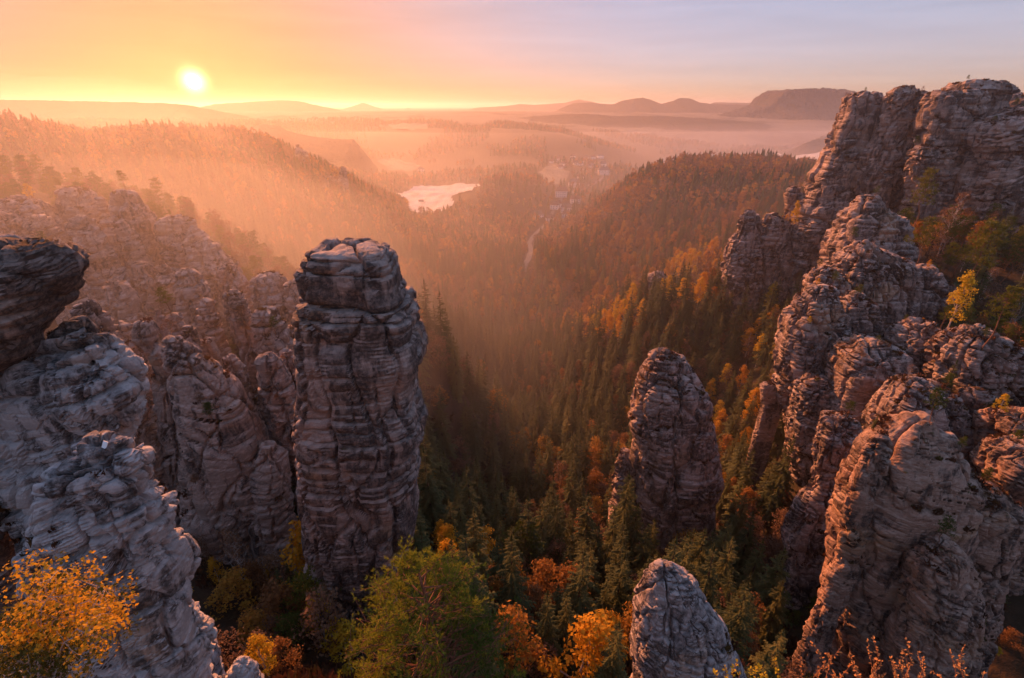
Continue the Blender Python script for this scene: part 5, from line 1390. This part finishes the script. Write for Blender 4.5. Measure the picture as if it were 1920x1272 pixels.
# small trees rooted on the rocks
cand = []
for v, cq in ROCKM:
    c = v[cq].mean(1); nn = np.cross(v[cq[:, 2]] - v[cq[:, 0]], v[cq[:, 3]] - v[cq[:, 1]]); up = np.abs(nn[:, 2]) / (np.linalg.norm(nn, axis=1) + 1e-9)
    p2 = proj(c); k_ = (up > 0.6) & (p2[:, 2] > 45) & (p2[:, 0] > 0) & (p2[:, 0] < 1920) & ~((p2[:, 0] > 540) & (p2[:, 0] < 1340))
    cand.append(c[k_])
cand = np.concatenate(cand); sel = rng.permutation(len(cand))
got = []
for i_ in sel:
    c = cand[i_]
    if any(np.hypot(*(c[:2] - g[:2])) < 4.5 for g in got): continue
    got.append(c)
    if len(got) >= 105: break
for c in got:
    px_, py_, _d = proj(c)[0]; kd = ('pine', 'pine', 'pine', 'gold', 'bare')[int(rng.integers(0, 5))]
    where = 'on the hazy left ridge' if px_ < 600 else 'on the highest right cliff' if py_ < 420 else 'on the middle right cliffs' if py_ < 700 else 'on the lower right rocks'
    place_tree(kd, c[0], c[1], c[2] - 0.2, rng.uniform(0.11, 0.30), rng.uniform(0, 6), f'stunted {DESC[kd][1]} rooted in a crack {where}', f'stunted {DESC[kd][1]}s {where}', int(rng.integers(0, 8)), sz=1.2)

# ------------------------------------------------------------------ village
MAT['plaster'] = plain_mat('pale_plaster', (0.74, 0.71, 0.67), 0.9, 0.08, 0.5)
MAT['tile'] = plain_mat('roof_tile', (0.17, 0.095, 0.075), 0.9, 0.3, 0.6)
MAT['slate'] = plain_mat('roof_slate', (0.10, 0.10, 0.11), 0.8, 0.3, 0.6)
MAT['pane'] = plain_mat('window_glass', (0.03, 0.035, 0.04), 0.15, 0.2, 1.0)
def box_mesh(name, x0, x1, y0, y1, z0, z1, mat):
    V = [(x, y, z_) for z_ in (z0, z1) for x, y in ((x0, y0), (x1, y0), (x1, y1), (x0, y1))]
    return mesh_np(name, V, np.array([(0, 3, 2, 1), (4, 5, 6, 7), (0, 1, 5, 4), (1, 2, 6, 5), (2, 3, 7, 6), (3, 0, 4, 7)]), [mat])
WIN = box_mesh('window', -0.6, 0.6, -0.06, 0.06, 0, 1.7, MAT['pane']); CHIM = box_mesh('chimney', -.5, .5, -.5, .5, 0, 2.2, MAT['tile'])
def house(px_, py_, w, d, h, rot, label, roofm, storeys=2, group=None):
    q = hit(px_, py_, 300, 3000); e = empty('house', (q[0], q[1], q[2] - 0.5)); e.rotation_euler = (0, 0, rot); tag(e, label, 'house', group)
    rh = w * 0.42 if w < d else d * 0.5
    link('wall', box_mesh('house_wall', -w / 2, w / 2, -d / 2, d / 2, 0, h, MAT['plaster']), e)
    o_ = 0.7
    V = [(-w / 2 - o_, -d / 2 - o_, h - .2), (w / 2 + o_, -d / 2 - o_, h - .2), (w / 2 + o_, d / 2 + o_, h - .2), (-w / 2 - o_, d / 2 + o_, h - .2), (-w / 2 + w * .12, 0, h + rh), (w / 2 - w * .12, 0, h + rh)]
    rf = link('roof', mesh_np('house_roof', V, [np.array([(0, 1, 5, 4), (2, 3, 4, 5), (3, 2, 1, 0)]), np.array([(1, 2, 5), (3, 0, 4)])], [roofm]), e)
    link('chimney', CHIM, rf, (w * 0.2, 0, h + rh - 1.2))
    nx_ = max(2, int(w / 3.6))
    for s_ in range(storeys):
        for i_ in range(nx_):
            link('window', WIN, e, (-w / 2 + w * (i_ + .5) / nx_, -d / 2 - 0.03, 1.3 + s_ * (h - 1.0) / storeys))
HS = [(1076, 352, 24, 14, 12, 3, 'large pale guesthouse beside the village road'), (1053, 369, 22, 13, 11, 3, 'wide white house left of the large guesthouse'), (1078, 381, 16, 11, 8, 2, 'white house below the large guesthouse'),
      (1131, 328, 26, 14, 12, 3, 'pale block with dark roof at the right end of the village'), (1088, 336, 14, 10, 7, 2, 'small bright house above the large guesthouse'), (1040, 392, 14, 10, 8, 2, 'roadside house at the upper village bend'),
      (1063, 398, 18, 12, 9, 2, 'house with a steep roof low in the village'), (1062, 408, 13, 10, 7, 2, 'small house in front of the steep-roofed one'), (1030, 415, 12, 9, 7, 2, 'small house at the lower end of the village'),
      (1008, 412, 18, 12, 10, 3, 'house half hidden in trees left of the road'), (1050, 318, 14, 10, 7, 2, 'small house above the pale village meadow'), (1046, 388, 12, 9, 7, 2, 'low white house by the village bend'),
      (735, 346, 30, 12, 6, 1, 'long low white barn by the left meadow'), (722, 342, 20, 10, 5, 1, 'pale shed left of the long barn'), (757, 344, 14, 10, 6, 1, 'white cottage right of the long barn'), (790, 322, 16, 10, 7, 2, 'pale farmhouse above the left meadow')]
for i_, (a, b_, w, d, h, st, lb) in enumerate(HS): house(a, b_, w, d, h, rng.uniform(-0.5, 0.5), lb, MAT['tile'] if i_ % 3 else MAT['slate'], st)
for i_ in range(26):
    house(rng.uniform(1035, 1132), rng.uniform(296, 316), rng.uniform(11, 17), rng.uniform(9, 12), rng.uniform(6, 8), rng.uniform(-0.8, 0.8), 'small pale house in the upper village cluster', MAT['tile'] if rng.uniform() < .6 else MAT['slate'], 1, 'houses of the upper village')
# little barn in the frosty field
q = hit(790, 381, 300, 3000); e = empty('barn', tuple(q)); tag(e, 'tiny dark barn alone in the frosty meadow', 'barn')
MAT['barnwood'] = plain_mat('barn_wood', (0.07, 0.05, 0.04), 0.9, 0.3, 0.8)
link('wall', box_mesh('barn_wall', -4, 4, -3, 3, 0, 3, MAT['barnwood']), e)
link('roof', mesh_np('barn_roof', [(-4.6, -3.6, 2.8), (4.6, -3.6, 2.8), (4.6, 3.6, 2.8), (-4.6, 3.6, 2.8), (-4.6, 0, 6), (4.6, 0, 6)], [np.array([(0, 1, 5, 4), (2, 3, 4, 5), (3, 2, 1, 0)]), np.array([(1, 2, 5), (3, 0, 4)])], [MAT['slate']]), e)

# small white plate on the near rock
d = P(197, 838, 1.0) - np.array((0, 0, CAMZ)); d /= np.linalg.norm(d)
h = BVH.ray_cast(cam_v, Vector(d))
if h[0] is not None:
    MAT['plate'] = plain_mat('white_plate', (0.8, 0.8, 0.8), 0.5, 0.03, 20)
    o = link('sign_plate', box_mesh('sign_plate', -0.10, 0.10, -0.012, 0.012, -0.05, 0.20, MAT['plate']), None, (h[0].x, h[0].y - 0.03, h[0].z + 0.02))
    o.rotation_euler = (-0.5, 0.15, -0.3); tag(o, 'small white plate fixed to the top of the silver-grey outcrop', 'sign')
